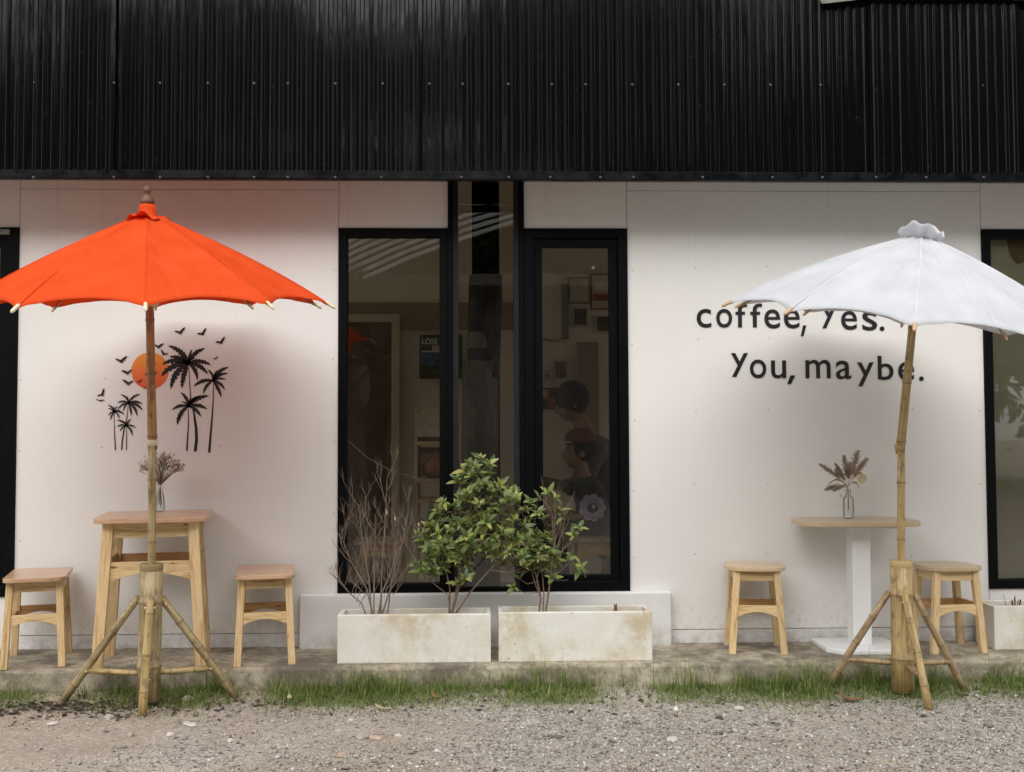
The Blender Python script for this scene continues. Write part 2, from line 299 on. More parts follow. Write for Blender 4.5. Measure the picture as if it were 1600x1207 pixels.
# ------------------------------------------------------------------ mesh builder
class MB:
    def __init__(s): s.v = []; s.f = []; s.uv = []; s.mi = []; s.ring = None; s.rnd = []
    def face(s, idx, uv=None, mi=0, rnd=0.0):
        s.f.append(tuple(idx)); s.uv.append(uv or [(0, 0)]*len(idx)); s.mi.append(mi); s.rnd.append(rnd)
    def hexa(s, P, mi=0):
        """8 corners: bottom 4 ccw then top 4 ccw; uv v runs along the longest edge"""
        b = len(s.v); s.v += [Vector(p) for p in P]
        P = [Vector(p) for p in P]
        ex, ey, ez = (P[1]-P[0]).length, (P[3]-P[0]).length, (P[4]-P[0]).length
        L = max(ex, ey, ez); ax = [ex, ey, ez].index(L)
        o = random.random()*3
        for q in ((0, 3, 2, 1), (4, 5, 6, 7), (0, 1, 5, 4), (1, 2, 6, 5), (2, 3, 7, 6), (3, 0, 4, 7)):
            uv = []
            for i in q:
                a = (0, 1, 1, 0)[i % 4]*ex; c = (0, 0, 1, 1)[i % 4]*ey; d = (0 if i < 4 else 1)*ez
                t3 = [a, c, d]; vv = t3.pop(ax); uv.append((t3[0]+t3[1]+o, vv+o))
            s.face([b+i for i in q], uv, mi)
    def box(s, x0, x1, y0, y1, z0, z1, mi=0):
        s.hexa([(x0, y0, z0), (x1, y0, z0), (x1, y1, z0), (x0, y1, z0), (x0, y0, z1), (x1, y0, z1), (x1, y1, z1), (x0, y1, z1)], mi)
        return s
    def skew(s, p0, p1, w0, d0, w1=None, d1=None, mi=0):
        w1 = w1 or w0; d1 = d1 or d0; a, c = Vector(p0), Vector(p1)
        q = []
        for p, ww, dd in ((a, w0, d0), (c, w1, d1)):
            q += [(p.x-ww/2, p.y-dd/2, p.z), (p.x+ww/2, p.y-dd/2, p.z), (p.x+ww/2, p.y+dd/2, p.z), (p.x-ww/2, p.y+dd/2, p.z)]
        s.hexa(q, mi); return s
    def tube(s, pts, rads, n=8, cap=True, rings=None, mi=0, rnd=0.0):
        pts = [Vector(p) for p in pts]; m = len(pts)
        if not hasattr(rads, '__len__'): rads = [rads]*m
        t0 = (pts[1]-pts[0]).normalized(); ref = Vector((0, 0, 1)) if abs(t0.z) < .9 else Vector((1, 0, 0))
        a = t0.cross(ref).normalized(); base = len(s.v); v = 0; o = random.random()*5
        if rings is not None and s.ring is None: s.ring = [0.0]*len(s.v)
        vs_ = []
        for i in range(m):
            tg = (pts[min(i+1, m-1)]-pts[max(i-1, 0)]); tg = tg.normalized() if tg.length > 1e-9 else t0
            a = (a - tg*a.dot(tg)); a = a.normalized() if a.length > 1e-6 else tg.orthogonal().normalized()
            c = tg.cross(a)
            if i: v += (pts[i]-pts[i-1]).length
            vs_.append(v)
            for k in range(n):
                an = 2*PI*k/n; s.v.append(pts[i] + (a*math.cos(an)+c*math.sin(an))*rads[i])
                if s.ring is not None: s.ring.append(rings[i] if rings is not None else 0.0)
        cir = 2*PI*max(rads)
        for i in range(m-1):
            for k in range(n):
                k2 = (k+1) % n
                s.face((base+i*n+k, base+i*n+k2, base+(i+1)*n+k2, base+(i+1)*n+k),
                       [(cir*k/n+o, vs_[i]+o), (cir*(k+1)/n+o, vs_[i]+o), (cir*(k+1)/n+o, vs_[i+1]+o), (cir*k/n+o, vs_[i+1]+o)], mi, rnd)
        if cap:
            s.face([base+k for k in range(n)][::-1], None, mi, rnd); s.face([base+(m-1)*n+k for k in range(n)], None, mi, rnd)
        return s
    def culm(s, pts, r, n=12, step=.16, first=.07, jitter=.02):
        """a bamboo culm: tube with node rings"""
        pts = [Vector(p) for p in pts]; L = [0]
        for i in range(1, len(pts)): L.append(L[-1]+(pts[i]-pts[i-1]).length)
        tot = L[-1]
        def P(d):
            for i in range(1, len(pts)):
                if d <= L[i] or i == len(pts)-1: return pts[i-1].lerp(pts[i], (d-L[i-1])/max(1e-9, L[i]-L[i-1]))
        rr = (lambda d: r[0]+(r[1]-r[0])*d/tot) if isinstance(r, tuple) else (lambda d: r)
        ds = [(0, 1, 0), (tot, 1, 0)]
        for d in L[1:-1]: ds.append((d, 1, 0))
        d = first
        while d < tot-.015:
            ds += [(d-.012, .985, 0), (d-.004, 1.07, 0), (d-.001, 1.10, .55), (d+.002, 1.08, .8), (d+.006, 1.06, .1), (d+.014, .99, 0)]
            d += step + random.uniform(-jitter, jitter)
        ds = sorted(x for x in ds if 0 <= x[0] <= tot)
        return s.tube([P(x[0]) for x in ds], [rr(x[0])*x[1] for x in ds], n, True, [x[2] for x in ds])
    def lathe(s, prof, c=(0, 0, 0), n=20, axis=None, mi=0, cap=(True, True)):
        """prof: (radius, height) from the bottom up"""
        c = Vector(c); Q = Vector((0, 0, 1)).rotation_difference(Vector(axis).normalized()) if axis is not None else None
        base = len(s.v)
        for r_, h in prof:
            for k in range(n):
                p = Vector((r_*math.cos(2*PI*k/n), r_*math.sin(2*PI*k/n), h))
                s.v.append(c + (Q @ p if Q else p))
                if s.ring is not None: s.ring.append(0.0)
        for i in range(len(prof)-1):
            for k in range(n):
                k2 = (k+1) % n
                s.face((base+i*n+k, base+i*n+k2, base+(i+1)*n+k2, base+(i+1)*n+k), None, mi)
        if cap[0]: s.face([base+k for k in range(n)][::-1], None, mi)
        if cap[1]: s.face([base+(len(prof)-1)*n+k for k in range(n)], None, mi)
        return s
    def prism(s, poly, h0, h1, plane='XY', mi=0):
        """polygon extruded: plane XY -> along z, XZ -> along y"""
        b = len(s.v); n = len(poly)
        for h in (h0, h1):
            for p in poly: s.v.append(Vector((p[0], p[1], h)) if plane == 'XY' else Vector((p[0], h, p[1])))
        o = random.random()*3
        for ring_, rev in ((0, True), (1, False)):
            idx = [b+ring_*n+i for i in range(n)]; uv = [(poly[i][1]+o, poly[i][0]+o) for i in range(n)]
            if rev: idx.reverse(); uv.reverse()
            s.face(idx, uv, mi)
        d = 0
        for i in range(n):
            j = (i+1) % n; l = math.hypot(poly[j][0]-poly[i][0], poly[j][1]-poly[i][1])
            s.face((b+i, b+j, b+n+j, b+n+i), [(h0+o, d+o), (h0+o, d+l+o), (h1+o, d+l+o), (h1+o, d+o)], mi); d += l
        return s
    def ball(s, c, r, n=10, m=7, mi=0):
        rx, ry, rz = r if hasattr(r, '__len__') else (r, r, r); c = Vector(c); b = len(s.v)
        for i in range(m+1):
            ph = PI*i/m
            for k in range(n):
                s.v.append(c+Vector((rx*math.sin(ph)*math.cos(2*PI*k/n), ry*math.sin(ph)*math.sin(2*PI*k/n), rz*math.cos(ph))))
                if s.ring is not None: s.ring.append(0.0)
        for i in range(m):
            for k in range(n):
                k2 = (k+1) % n; s.face((b+i*n+k, b+(i+1)*n+k, b+(i+1)*n+k2, b+i*n+k2), None, mi)
        return s
    def mesh(s, name, mats, smooth=False):
        me = bpy.data.meshes.new(name); me.from_pydata([tuple(p) for p in s.v], [], s.f)
        mats = mats if isinstance(mats, (list, tuple)) else [mats]
        for m in mats: me.materials.append(M[m] if isinstance(m, str) else m)
        uvl = me.uv_layers.new(name='UVMap')
        flat = [c for f in s.uv for p in f for c in p]
        if len(flat) == len(me.loops)*2: uvl.data.foreach_set('uv', flat)
        me.polygons.foreach_set('material_index', s.mi)
        if s.ring is not None and len(s.ring) == len(s.v):
            a = me.attributes.new('ring', 'FLOAT', 'POINT'); a.data.foreach_set('value', s.ring)
        if any(s.rnd):
            a = me.attributes.new('rnd', 'FLOAT', 'FACE'); a.data.foreach_set('value', s.rnd)
        if smooth: me.polygons.foreach_set('use_smooth', [True]*len(me.polygons))
        me.validate(); me.update(); return me
    def build(s, name, mats, parent=None, smooth=False, bevel=0, seg=2):
        return obj(name, s.mesh(name, mats, smooth), parent, bevel, seg)

def obj(name, me, parent=None, bevel=0, seg=2):
    o = bpy.data.objects.new(name, me); COL.objects.link(o)
    if parent: o.parent = parent; o.matrix_parent_inverse = parent_world(parent).inverted()
    if bevel:
        b = o.modifiers.new('bevel', 'BEVEL'); b.width = bevel; b.segments = seg; b.limit_method = 'ANGLE'; b.angle_limit = math.radians(40)
    return o
def parent_world(p):
    m = p.matrix_basis.copy()
    if p.parent: m = parent_world(p.parent) @ p.matrix_parent_inverse @ m
    return m
def tag(o, label, cat=None, group=None, kind=None):
    if label: o['label'] = label
    if cat: o['category'] = cat
    if group: o['group'] = group
    if kind: o['kind'] = kind
    return o
def thing(name, loc, label, cat, group=None):
    o = bpy.data.objects.new(name, None); COL.objects.link(o); o.empty_display_size = .1
    o.location = loc; return tag(o, label, cat, group)
def part(o, label): o['label'] = label; return o

ZP = .122          # top of the terrace
EDGE = -.512       # its front edge
ZB, ZT = .405, 2.362   # window sill and head

# ------------------------------------------------------------------ ground
def ground():
    nx, ny = 150, 70
    xs = np.concatenate([[-120, -40, -15, -6], np.linspace(-3.4, 3.6, nx), [6, 15, 40, 120]])
    ys = np.concatenate([[-150, -60, -25, -12, -6.5, -4], np.linspace(-3, -.48, ny), [-.40, .6, 4]])
    mb = MB()
    for y in ys:
        for x in xs:
            z = 0
            if -3.5 < x < 3.7 and -3.1 < y < -.45:
                z = .012*mnoise.noise((x*1.3, y*1.3, 0)) + .006*mnoise.noise((x*5, y*5, 2)) + .003*mnoise.noise((x*17, y*17, 4))
                z += .018*max(0, min(1, (y+.75)/.2))
            if y > -.42: z = -.02
            mb.v.append(Vector((x, y, z)))
    W = len(xs)
    for j in range(len(ys)-1):
        for i in range(W-1): mb.face((j*W+i, j*W+i+1, (j+1)*W+i+1, (j+1)*W+i))
    tag(mb.build('ground', 'ground', smooth=True), 'grey gravel and brown dirt ground in front of the terrace', kind='structure')
ground()
def gz(x, y): return .012*mnoise.noise((x*1.3, y*1.3, 0)) + .006*mnoise.noise((x*5, y*5, 2)) + .018*max(0, min(1, (y+.75)/.2))

def terrace():
    mb = MB(); nx = 160; b = 0
    prof = [(EDGE-.012, -.03), (EDGE-.006, .04), (EDGE, ZP-.014), (EDGE+.005, ZP-.005), (EDGE+.016, ZP), (-.25, ZP+.001), (.001, ZP+.002)]
    xs = np.linspace(-4.2, 4.4, nx)
    for x in xs:
        for k, (y, z) in enumerate(prof):
            q = .006*mnoise.noise((x*2.1, k*.3, 1)) + .003*mnoise.noise((x*11, k*.7, 5)) if 0 < k < 5 else 0
            mb.v.append(Vector((x, y+q, z+(q*.35 if 1 < k < 5 else 0))))
    n = len(prof)
    for i in range(nx-1):
        for k in range(n-1): mb.face((i*n+k, (i+1)*n+k, (i+1)*n+k+1, i*n+k+1))
    tag(mb.build('pavement', 'terrace', smooth=False), 'low stained concrete terrace step along the cafe wall', kind='structure')
terrace()

# ------------------------------------------------------------------ the cafe building
cafe = thing('cafe_building', (0, 0, 0), 'white walled cafe with black corrugated fascia and black framed windows', 'building')
XL0, XL1 = -3.55, -2.457          # left window
XC0, XC1 = -.755, .808            # centre windows
XD0, XD1 = -.165, .245            # tall glazed bay
XR0, XR1 = 2.762, 3.9             # right window
G = .0026
def panel(x0, x1, z0, z1):
    return MB().box(x0+G/2, x1-G/2, 0, .12, z0+G/2, z1-G/2).build('wall_panel', 'wall', cafe, bevel=.0012, seg=1)
ZJ = 2.572; ZS = .196; ZTOP = 3.0
for a in [(-4.3, XL0, ZS, ZTOP), (XL0, XL1, ZT, ZTOP), (XL0, XL1, ZS, ZB), (XL1, XC0, ZS, ZJ), (XL1, XC0, ZJ, ZTOP),
          (XC0, XD0, ZT, ZTOP), (XD1, XC1, ZT, ZTOP), (XC0, XC1, ZS, ZB), (XC1, XR0, ZS, ZJ), (XC1, XR0, ZJ, ZTOP),
          (XR0, XR1, ZT, ZTOP), (XR0, XR1, ZS, ZB), (XR1, 4.4, ZS, ZTOP)]: panel(*a)
MB().box(-4.3, 4.4, .003, .118, ZP-.02, ZS-.002).build('skirting', 'plinth', cafe)
# shallow rendered upstand under the middle windows
MB().box(-.949, 1.022, -.055, -.002, ZP-.01, .404).build('plinth', 'plinth', cafe, bevel=.008, seg=3)
# filled nail heads
nh = MB()
for px, ys_ in ((1088, (418, 530, 640, 755, 868)), (1200, (418, 530, 640, 755, 868)), (1312, (755, 868)), (1425, (640, 868)), (1530, (530, 642, 755)), (990, (420, 540, 660, 770, 870)),
                (521, (420, 560, 690, 800)), (30, (594, 708, 845)), (160, (590, 700, 843)), (345, (580, 700))):
    for y in ys_:
        p = at(px+random.uniform(-3, 3), y+random.uniform(-3, 3), Y=0); nh.lathe([(.0055, 0), (.004, .0012)], (p.x, 0, p.z), 8, (0, -1, 0))
tag(nh.build('nail_heads', plain('filler_grey', (.56, .53, .50), .8), cafe), None, kind='stuff')

# --- windows
def frame_ring(name, x0, x1, z0, z1, w, y0, y1, mat, parent, bev=.002, wb=None):
    wb = wb or w
    fr = MB(); fr.box(x0, x0+w, y0, y1, z0, z1); fr.box(x1-w, x1, y0, y1, z0, z1)
    fr.box(x0+w, x1-w, y0+.001, y1, z0, z0+wb); fr.box(x0+w, x1-w, y0+.001, y1, z1-w, z1)
    return fr.build(name, mat, parent, bevel=bev)
def pane(x0, x1, z0, z1, y, parent):
    return MB().box(x0, x1, y, y+.006, z0, z1).build('pane', 'glass', parent)
def window(label):
    o = bpy.data.objects.new('window', None); COL.objects.link(o); o.parent = cafe; o.empty_display_size = .1; o['label'] = label; return o
wl = window('fixed black framed pane left of the glazed bay')
frame_ring('frame', XC0, XD0-.001, ZB, ZT, .046, -.012, .07, 'frame', wl)
pane(XC0+.046, XD0-.047, ZB+.046, ZT-.046, .02, wl)
wr = window('black framed casement right of the glazed bay')
frame_ring('frame', XD1+.001, XC1, ZB, ZT, .052, -.014, .07, 'frame', wr)
frame_ring('sash', XD1+.054, XC1-.054, ZB+.040, ZT-.054, .046, .004, .05, 'frame', wr, .003)
pane(XD1+.1, XC1-.1, ZB+.086, ZT-.1, .02, wr)
MB().box(.40, .475, -.006, .003, ZB+.056, ZB+.062).build('latch', 'screw', wr)
wd = window('tall glazed bay rising to the fascia')
for x0, x1 in ((XD0, XD0+.022), (XD1-.024, XD1)): MB().box(x0, x1, -.018, .07, ZB, 2.95).build('post', 'frame', wd, bevel=.002)
for x0, x1 in ((XD0+.023, XD0+.054), (XD1-.055, XD1-.025)): MB().box(x0, x1, -.004, .07, ZB, 2.95).build('mullion', 'mullion', wd, bevel=.003)
MB().box(XD0+.055, XD1-.056, 0, .06, ZB, ZB+.022).build('sill_rail', 'frame', wd, bevel=.002)
pane(XD0+.055, XD1-.056, ZB+.023, 2.95, .025, wd)
wo = window('dark window at the left edge of the picture')
frame_ring('frame', XL0, XL1, ZB-.005, ZT, .052, -.012, .07, 'frame', wo)
frame_ring('sash', XL0+.054, XL1-.054, ZB+.05, ZT-.056, .05, .006, .05, 'frame', wo, .003)
pane(XL0+.1, XL1-.1, ZB+.1, ZT-.106, .02, wo)
MB().box(-3.1, XL1-.045, -.022, -.013, ZT-.04, ZT-.012).build('closer_bar', 'zinc', wo, bevel=.002)
wq = window('black framed window at the right edge of the picture')
frame_ring('frame', XR0, XR1, ZB-.005, ZT, .048, -.012, .07, 'frame', wq)
pane(XR0+.048, XR1-.048, ZB+.043, ZT-.048, .02, wq)
t = NT('frosted_backing'); c = t.coord(); a = t.noise(c, 2.2, 5, .6)
M['backing'] = t.surf(t.pbr(t.ramp(a, [(.3, (.56, .56, .48)), (.7, (.68, .68, .59))]), .7))
MB().box(XR0+.049, XR1-.049, .052, .066, ZB+.044, ZT-.05).build('backing_board', 'backing', wq)
pp = [at(1573, 374, Y=.05), at(1577, 395, Y=.05), at(1584, 408, Y=.05), at(1590, 413, Y=.05), at(1604, 409, Y=.05), at(1640, 408, Y=.05), at(1640, 374, Y=.05)]
MB().prism([(p.x, p.z) for p in pp], .048, .0515, 'XZ').build('torn_paper', plain('brown_tape', (.24, .19, .12), .8), wq)

# --- corrugated fascia
YF = -.37; FZ0 = at(800, 283, Y=-.37).z; FZ1 = 3.75
def sheet_mesh(width, seed):
    r_ = random.Random(seed); mb = MB(); pitch = .0455; n = round(width/pitch); pts = []
    for i in range(n):
        x = i*pitch
        j = r_.uniform(-.0006, .0006); d = .0075+r_.uniform(-.0008, .0008)
        pts += [(x, 0), (x+.0005+.018+j, .0), (x+.0205+j, -.0012), (x+.0245+j, -d+.001), (x+.0262+j, -d), (x+.0392, -d+r_.uniform(-.0005, .0005)), (x+.0408, -d+.001), (x+.0440, -.0012)]
    pts.append((n*pitch, 0)); pts.append((n*pitch+.02, -.001))
    zs = [FZ0+.045, 2.9, 3.3, FZ1]
    for z in zs:
        for i, (x, y) in enumerate(pts):
            q = .0015*mnoise.noise((x*4+seed*3.1, z*1.1, seed))
            mb.v.append(Vector((x, y+q, z)))
    W = len(pts)
    for k in range(len(zs)-1):
        for i in range(W-1): mb.face((k*W+i, k*W+i+1, (k+1)*W+i+1, (k+1)*W+i))
    return mb.mesh('corrugated_sheet', 'sheet'), n*pitch
x = -3.4; k = 0
while x < 3.6:
    me, wd_ = sheet_mesh(.774, k)
    o = obj('corrugated_sheet', me, cafe); o.location = (x, YF-.0015*(k % 2), 0)
    o.rotation_euler = (math.radians(random.uniform(-.35, .35)), 0, math.radians(random.uniform(-.45, .45)))
    x += wd_; k += 1
x = -3.42
while x < 3.7:            # drip trim in lengths, slightly dented
    L = 2.4; mb = MB()
    for i in range(25):
        xx = x+L*i/24; dz = .0015*mnoise.noise((xx*3, 0, 0)); dy = .002*mnoise.noise((xx*5, 3, 0))
        for (yy, zz) in ((YF-.012, FZ0+.047), (YF-.016, FZ0+.044), (YF-.017, FZ0+.006), (YF-.012, FZ0), (YF+.02, FZ0)): mb.v.append(Vector((xx, yy+dy, zz+dz)))
    for i in range(24):
        for j in range(4): mb.face((i*5+j, i*5+5+j, i*5+6+j, i*5+1+j))
    mb.build('drip_trim', 'trim', cafe); x += L-.004
sm = MB().lathe([(.0075, 0), (.0075, .0015), (.005, .002), (.005, .005), (.0025, .0065)], (0, 0, 0), 8, (0, -1, 0)).mesh('screw', 'screw', True)
for y, xs_, yy in ((132, (54, 126, 178, 250, 325, 397, 450, 524, 598, 671, 723, 794, 862, 915, 988, 1060, 1132, 1204, 1282, 1367, 1451, 1535), YF-.011),
                   (277.5, (52, 178, 250, 325, 397, 450, 524, 596, 721, 795, 860, 938, 990, 1098, 1207, 1285, 1369, 1447, 1537), YF-.0185)):
    for i, px in enumerate(xs_):
        o = obj('screw', sm, cafe); p = at(px, y+(px/1600*5-2.5 if y < 200 else 0), Y=yy); o.location = p
MB().box(-4.2, 4.3, YF+.03, -.003, 2.66, 2.69).build('soffit', 'trim', cafe)
MB().box(-4.2, 4.3, YF+.03, .3, FZ1-.05, FZ1).build('roof_deck', 'trim', cafe)
# overhanging weathered roof flashing that just enters the top right corner
fl = MB(); Yf = -.42
for i, (px, y0) in enumerate([(1284, 6), (1300, 4.5), (1325, 1.5), (1350, -1.5), (1380, -1), (1430, -.5), (1480, -.5), (1540, -1), (1600, 0), (1680, 0)]):
    p = at(px, y0, Y=Yf)
    fl.v += [p+Vector((0, .03, .03)), p, p+Vector((0, -.003, .05)), p+Vector((0, .02, .30))]
for i in range(9):
    for j in range(3): fl.face((i*4+j, i*4+4+j, i*4+5+j, i*4+1+j))
fo = fl.build('roof_flashing', 'zinc', cafe); sd = fo.modifiers.new('solid', 'SOLIDIFY'); sd.thickness = .003

# --- interior shell
DB = 2.5
MB().box(-4.2, 4.3, .12, DB, .02, .118).build('interior_floor', 'in_floor', cafe)
MB().box(-4.2, 4.3, .12, DB+.1, 2.96, 3.02).build('ceiling', 'in_wall', cafe)
MB().box(-4.2, 4.3, DB, DB+.1, .118, 2.96).build('interior_wall', 'in_wall', cafe)
for x0, x1 in ((-4.3, -4.2), (4.3, 4.4)):        # unseen end walls cut low, openings added to brighten the room
    MB().box(x0, x1, .12, DB, .118, .5).build('cut_end_wall', 'in_wall', cafe)
# brown band and ceiling beam on the back wall
a, b_ = at(560, 470, Y=DB), at(686, 520, Y=DB)
MB().box(-4.19, 4.29, DB-.03, DB-.002, at(600, 480, Y=DB).z-.18, at(600, 480, Y=DB).z+.03).build('wall_band', 'in_dark', cafe)
# interior door
d0, d1 = at(440, 505, Y=DB), at(613, 505, Y=DB)
dr = bpy.data.objects.new('door', None); COL.objects.link(dr); dr.parent = cafe
MB().box(d0.x, d1.x, DB-.055, DB-.031, .12, d0.z).build('leaf', 'door_brown', dr, bevel=.003)
MB().box(d1.x, d1.x+.06, DB-.07, DB-.031, .12, d0.z+.06).build('jamb', 'door_trim', dr, bevel=.003)
MB().box(d0.x, d1.x, DB-.07, DB-.0545, d0.z, d0.z+.06).build('head', 'door_trim', dr, bevel=.003)

# --- lettering
LET = [('c', 115, 205, 92, 210), ('o', 237, 335, 92, 210), ('f', 358, 428, 58, 208), ('f', 450, 522, 58, 208), ('e', 538, 635, 95, 215), ('e', 660, 757, 95, 215), (',', 765, 800, 195, 263),
       ('y', 895, 990, 66, 214), ('e', 1018, 1115, 105, 224), ('s', 1150, 1240, 108, 228), ('.', 1258, 1287, 202, 230),
       ('y', 330, 435, 368, 517), ('o', 447, 548, 408, 526), ('u', 580, 672, 414, 527), (',', 680, 730, 508, 562), ('m', 795, 950, 410, 526), ('a', 985, 1080, 415, 532),
       ('y', 1120, 1220, 426, 576), ('b', 1248, 1342, 385, 537), ('e', 1375, 1472, 423, 542), ('.', 1505, 1533, 514, 543)]
let = bpy.data.objects.new('lettering', None); COL.objects.link(let); let.parent = cafe; let['label'] = 'black words coffee, yes. You, maybe. on the white wall'
dg = bpy.context.evaluated_depsgraph_get
for ch, x0, x1, y0, y1 in LET:
    p0 = at(1060+x0/4, 460+y1/4, Y=-.002); p1 = at(1060+x1/4, 460+y0/4, Y=-.002)
    if ch == '.':
        r_ = (p1.x-p0.x)/2; mb = MB().lathe([(r_, 0), (r_, .003)], ((p0.x+p1.x)/2, -.001, (p0.z+p1.z)/2), 20, (0, -1, 0)); mb.build('letter', 'black_vinyl', let); continue
    if ch == ',':
        mb = MB().prism([(p0.x, p0.z), (p0.x+(p1.x-p0.x)*.45, p0.z), (p1.x, p1.z), (p0.x+(p1.x-p0.x)*.40, p1.z)], -.004, -.001, 'XZ'); mb.build('letter', 'black_vinyl', let); continue
    cu = bpy.data.curves.new('letter', 'FONT'); cu.body = ch; cu.extrude = .02; cu.offset = .006; cu.resolution_u = 6
    tmp = bpy.data.objects.new('letter', cu); COL.objects.link(tmp)
    me = bpy.data.meshes.new_from_object(tmp.evaluated_get(bpy.context.evaluated_depsgraph_get()))
    bpy.data.objects.remove(tmp); bpy.data.curves.remove(cu)
    co = np.empty(len(me.vertices)*3); me.vertices.foreach_get('co', co); co = co.reshape(-1, 3)
    mn, mx_ = co.min(0), co.max(0); s_ = (co-mn)/(mx_-mn)
    co2 = np.stack([p0.x+s_[:, 0]*(p1.x-p0.x), -.001-.003*s_[:, 2], p0.z+s_[:, 1]*(p1.z-p0.z)], 1)
    me.vertices.foreach_set('co', co2.ravel()); me.materials.clear(); me.materials.append(M['black_vinyl']); me.update()
    obj('letter', me, let)

# --- mural of vinyl palms, birds and a sun
mur = bpy.data.objects.new('mural', None); COL.objects.link(mur); mur.parent = cafe; mur['label'] = 'vinyl mural of black palms and birds around an orange sun'
def mp(x, y): p = at(130+x/5.488, 500+y/5.488, Y=-.002); return np.array([p.x, p.z])
def flat(mb, name, y=-.0022, mat='brown_vinyl'): return mb.build(name, mat, mur)
c0 = mp(572, 438); sr = np.linalg.norm(mp(732, 438)-c0)
so_ = MB().lathe([(sr, 0), (sr, .0008)], (0, 0, 0), 64, (0, -1, 0)).build('sun_disc', 'sun_print', mur); so_.location = (c0[0], -.0006, c0[1])
def frond(mb, c, e, wid, y):
    d = e-c; L = np.linalg.norm(d); nrm = np.array([-d[1], d[0]])/L
    up = nrm if nrm[1] > 0 else -nrm
    bow = (.18 if abs(d[0]) > abs(d[1])*.5 else .06)*L
    n = 15; side = []
    for sgn in (1, -1):
        row = []
        for i in range(n+1):
            t_ = i/n; p = c+d*t_+up*bow*4*t_*(1-t_)*.7
            ww = wid*L*(math.sin(PI*min(1, t_*.92+.08))**.7)*(1 if i % 2 else .62)*random.uniform(.85, 1.15)*(1 if t_ < 1 else .05)
            row.append(p+nrm*sgn*ww*.5 + d/L*(.02*L if i % 2 else 0))
        side.append(row)
    b = len(mb.v)
    for i in range(n+1):
        for q in (0, 1): mb.v.append(Vector((side[q][i][0], y, side[q][i][1])))
    for i in range(n): mb.face((b+2*i, b+2*i+1, b+2*i+3, b+2*i+2))
PALMS = [((900, 370), [(725, 222), (1050, 245), (1095, 390), (1070, 470), (980, 520), (845, 590), (750, 595), (665, 490), (672, 385), (735, 320), (935, 250), (965, 325)], [(905, 400, 5), (912, 540, 7), (922, 680, 10), (948, 790, 16), (968, 930, 24), (972, 1030, 26), (960, 1130, 26)], .23),
         ((1115, 520), [(1250, 405), (1245, 460), (1225, 515), (1215, 605), (1185, 665), (1030, 640), (945, 575), (1065, 425), (1150, 428)], [(1118, 540, 5), (1114, 700, 9), (1102, 880, 14), (1090, 1010, 17), (1080, 1140, 20)], .22),
         ((900, 740), [(833, 622), (838, 702), (760, 775), (808, 905), (1010, 835), (1065, 770), (1080, 655), (1008, 655), (925, 665)], [(900, 760, 6), (903, 880, 8), (896, 1000, 11), (888, 1125, 14)], .24),
         ((390, 710), [(320, 640), (290, 715), (298, 770), (345, 785), (412, 825), (462, 830), (510, 780), (510, 725), (490, 638), (372, 650)], [(385, 730, 4), (375, 840, 7), (348, 950, 10), (334, 1040, 12), (330, 1115, 12)], .20),
         ((265, 785), [(208, 728), (210, 762), (215, 825), (232, 860), (310, 852), (355, 815), (322, 780), (300, 742), (256, 740)], [(265, 800, 4), (267, 950, 7), (277, 1118, 11)], .21),
         ((370, 905), [(285, 860), (288, 920), (315, 960), (420, 995), (452, 930), (415, 850), (345, 868), (402, 882)], [(372, 920, 4), (371, 1020, 7), (370, 1115, 8)], .22)]
for i, (c, ends, tr_, wd_) in enumerate(PALMS):
    mb = MB(); cc = mp(*c); y = -.0019-.0002*i
    for e in ends: frond(mb, cc, mp(*e), wd_, y)
    b = len(mb.v)
    for (x, yy, ww) in tr_:
        for s_ in (-1, 1): p = mp(x+s_*ww/2, yy); mb.v.append(Vector((p[0], y, p[1])))
    for k in range(len(tr_)-1): mb.face((b+2*k, b+2*k+1, b+2*k+3, b+2*k+2))
    r_ = np.linalg.norm(mp(c[0]+16, c[1])-cc); b = len(mb.v)
    for k in range(10): mb.v.append(Vector((cc[0]+r_*math.cos(k*PI/5), y, cc[1]+r_*math.sin(k*PI/5))))
    mb.face(list(range(b, b+10)))
    mb.build('palm_silhouette', 'brown_vinyl', mur)
BIRD = [(-1, .12), (-.8, .26), (-.45, .22), (-.18, .12), (.02, .16), (.22, .42), (.55, .72), (1, .92), (.85, .50), (.55, .08), (.30, -.18), (.34, -.34), (.16, -.46), (.02, -.30), (-.12, -.46), (-.18, -.24), (-.45, -.14), (-.78, -.04)]
for i, (x, yy, s_, rot, fl_) in enumerate([(830, 100, 47, 0, 1), (1020, 112, 45, 12, 1), (1178, 185, 45, 8, 1), (1135, 330, 22, 5, 1), (645, 225, 40, -12, 1), (695, 288, 36, -10, -1), (325, 345, 50, -6, 1),
                                           (380, 447, 44, 25, -1), (388, 537, 46, 14, -1), (158, 635, 42, 28, 1), (143, 690, 40, -14, 1), (480, 530, 24, 6, 1), (585, 374, 42, -22, 1), (548, 476, 24, -8, -1), (614, 461, 22, 2, 1), (545, 583, 24, 2, 1)]):
    c = mp(x, yy); sc_ = np.linalg.norm(mp(x+s_, yy)-c); a = math.radians(rot); thin = .45 if i in (10, 12) else 1
    poly = []
    for px, py in BIRD:
        px *= fl_; py = (py-.10)*thin; poly.append((c[0]+sc_*(px*math.cos(a)-py*math.sin(a)), c[1]+sc_*(px*math.sin(a)+py*math.cos(a))))
    MB().prism(poly, -.0036, -.0030, 'XZ').build('bird_silhouette', 'brown_vinyl', mur)

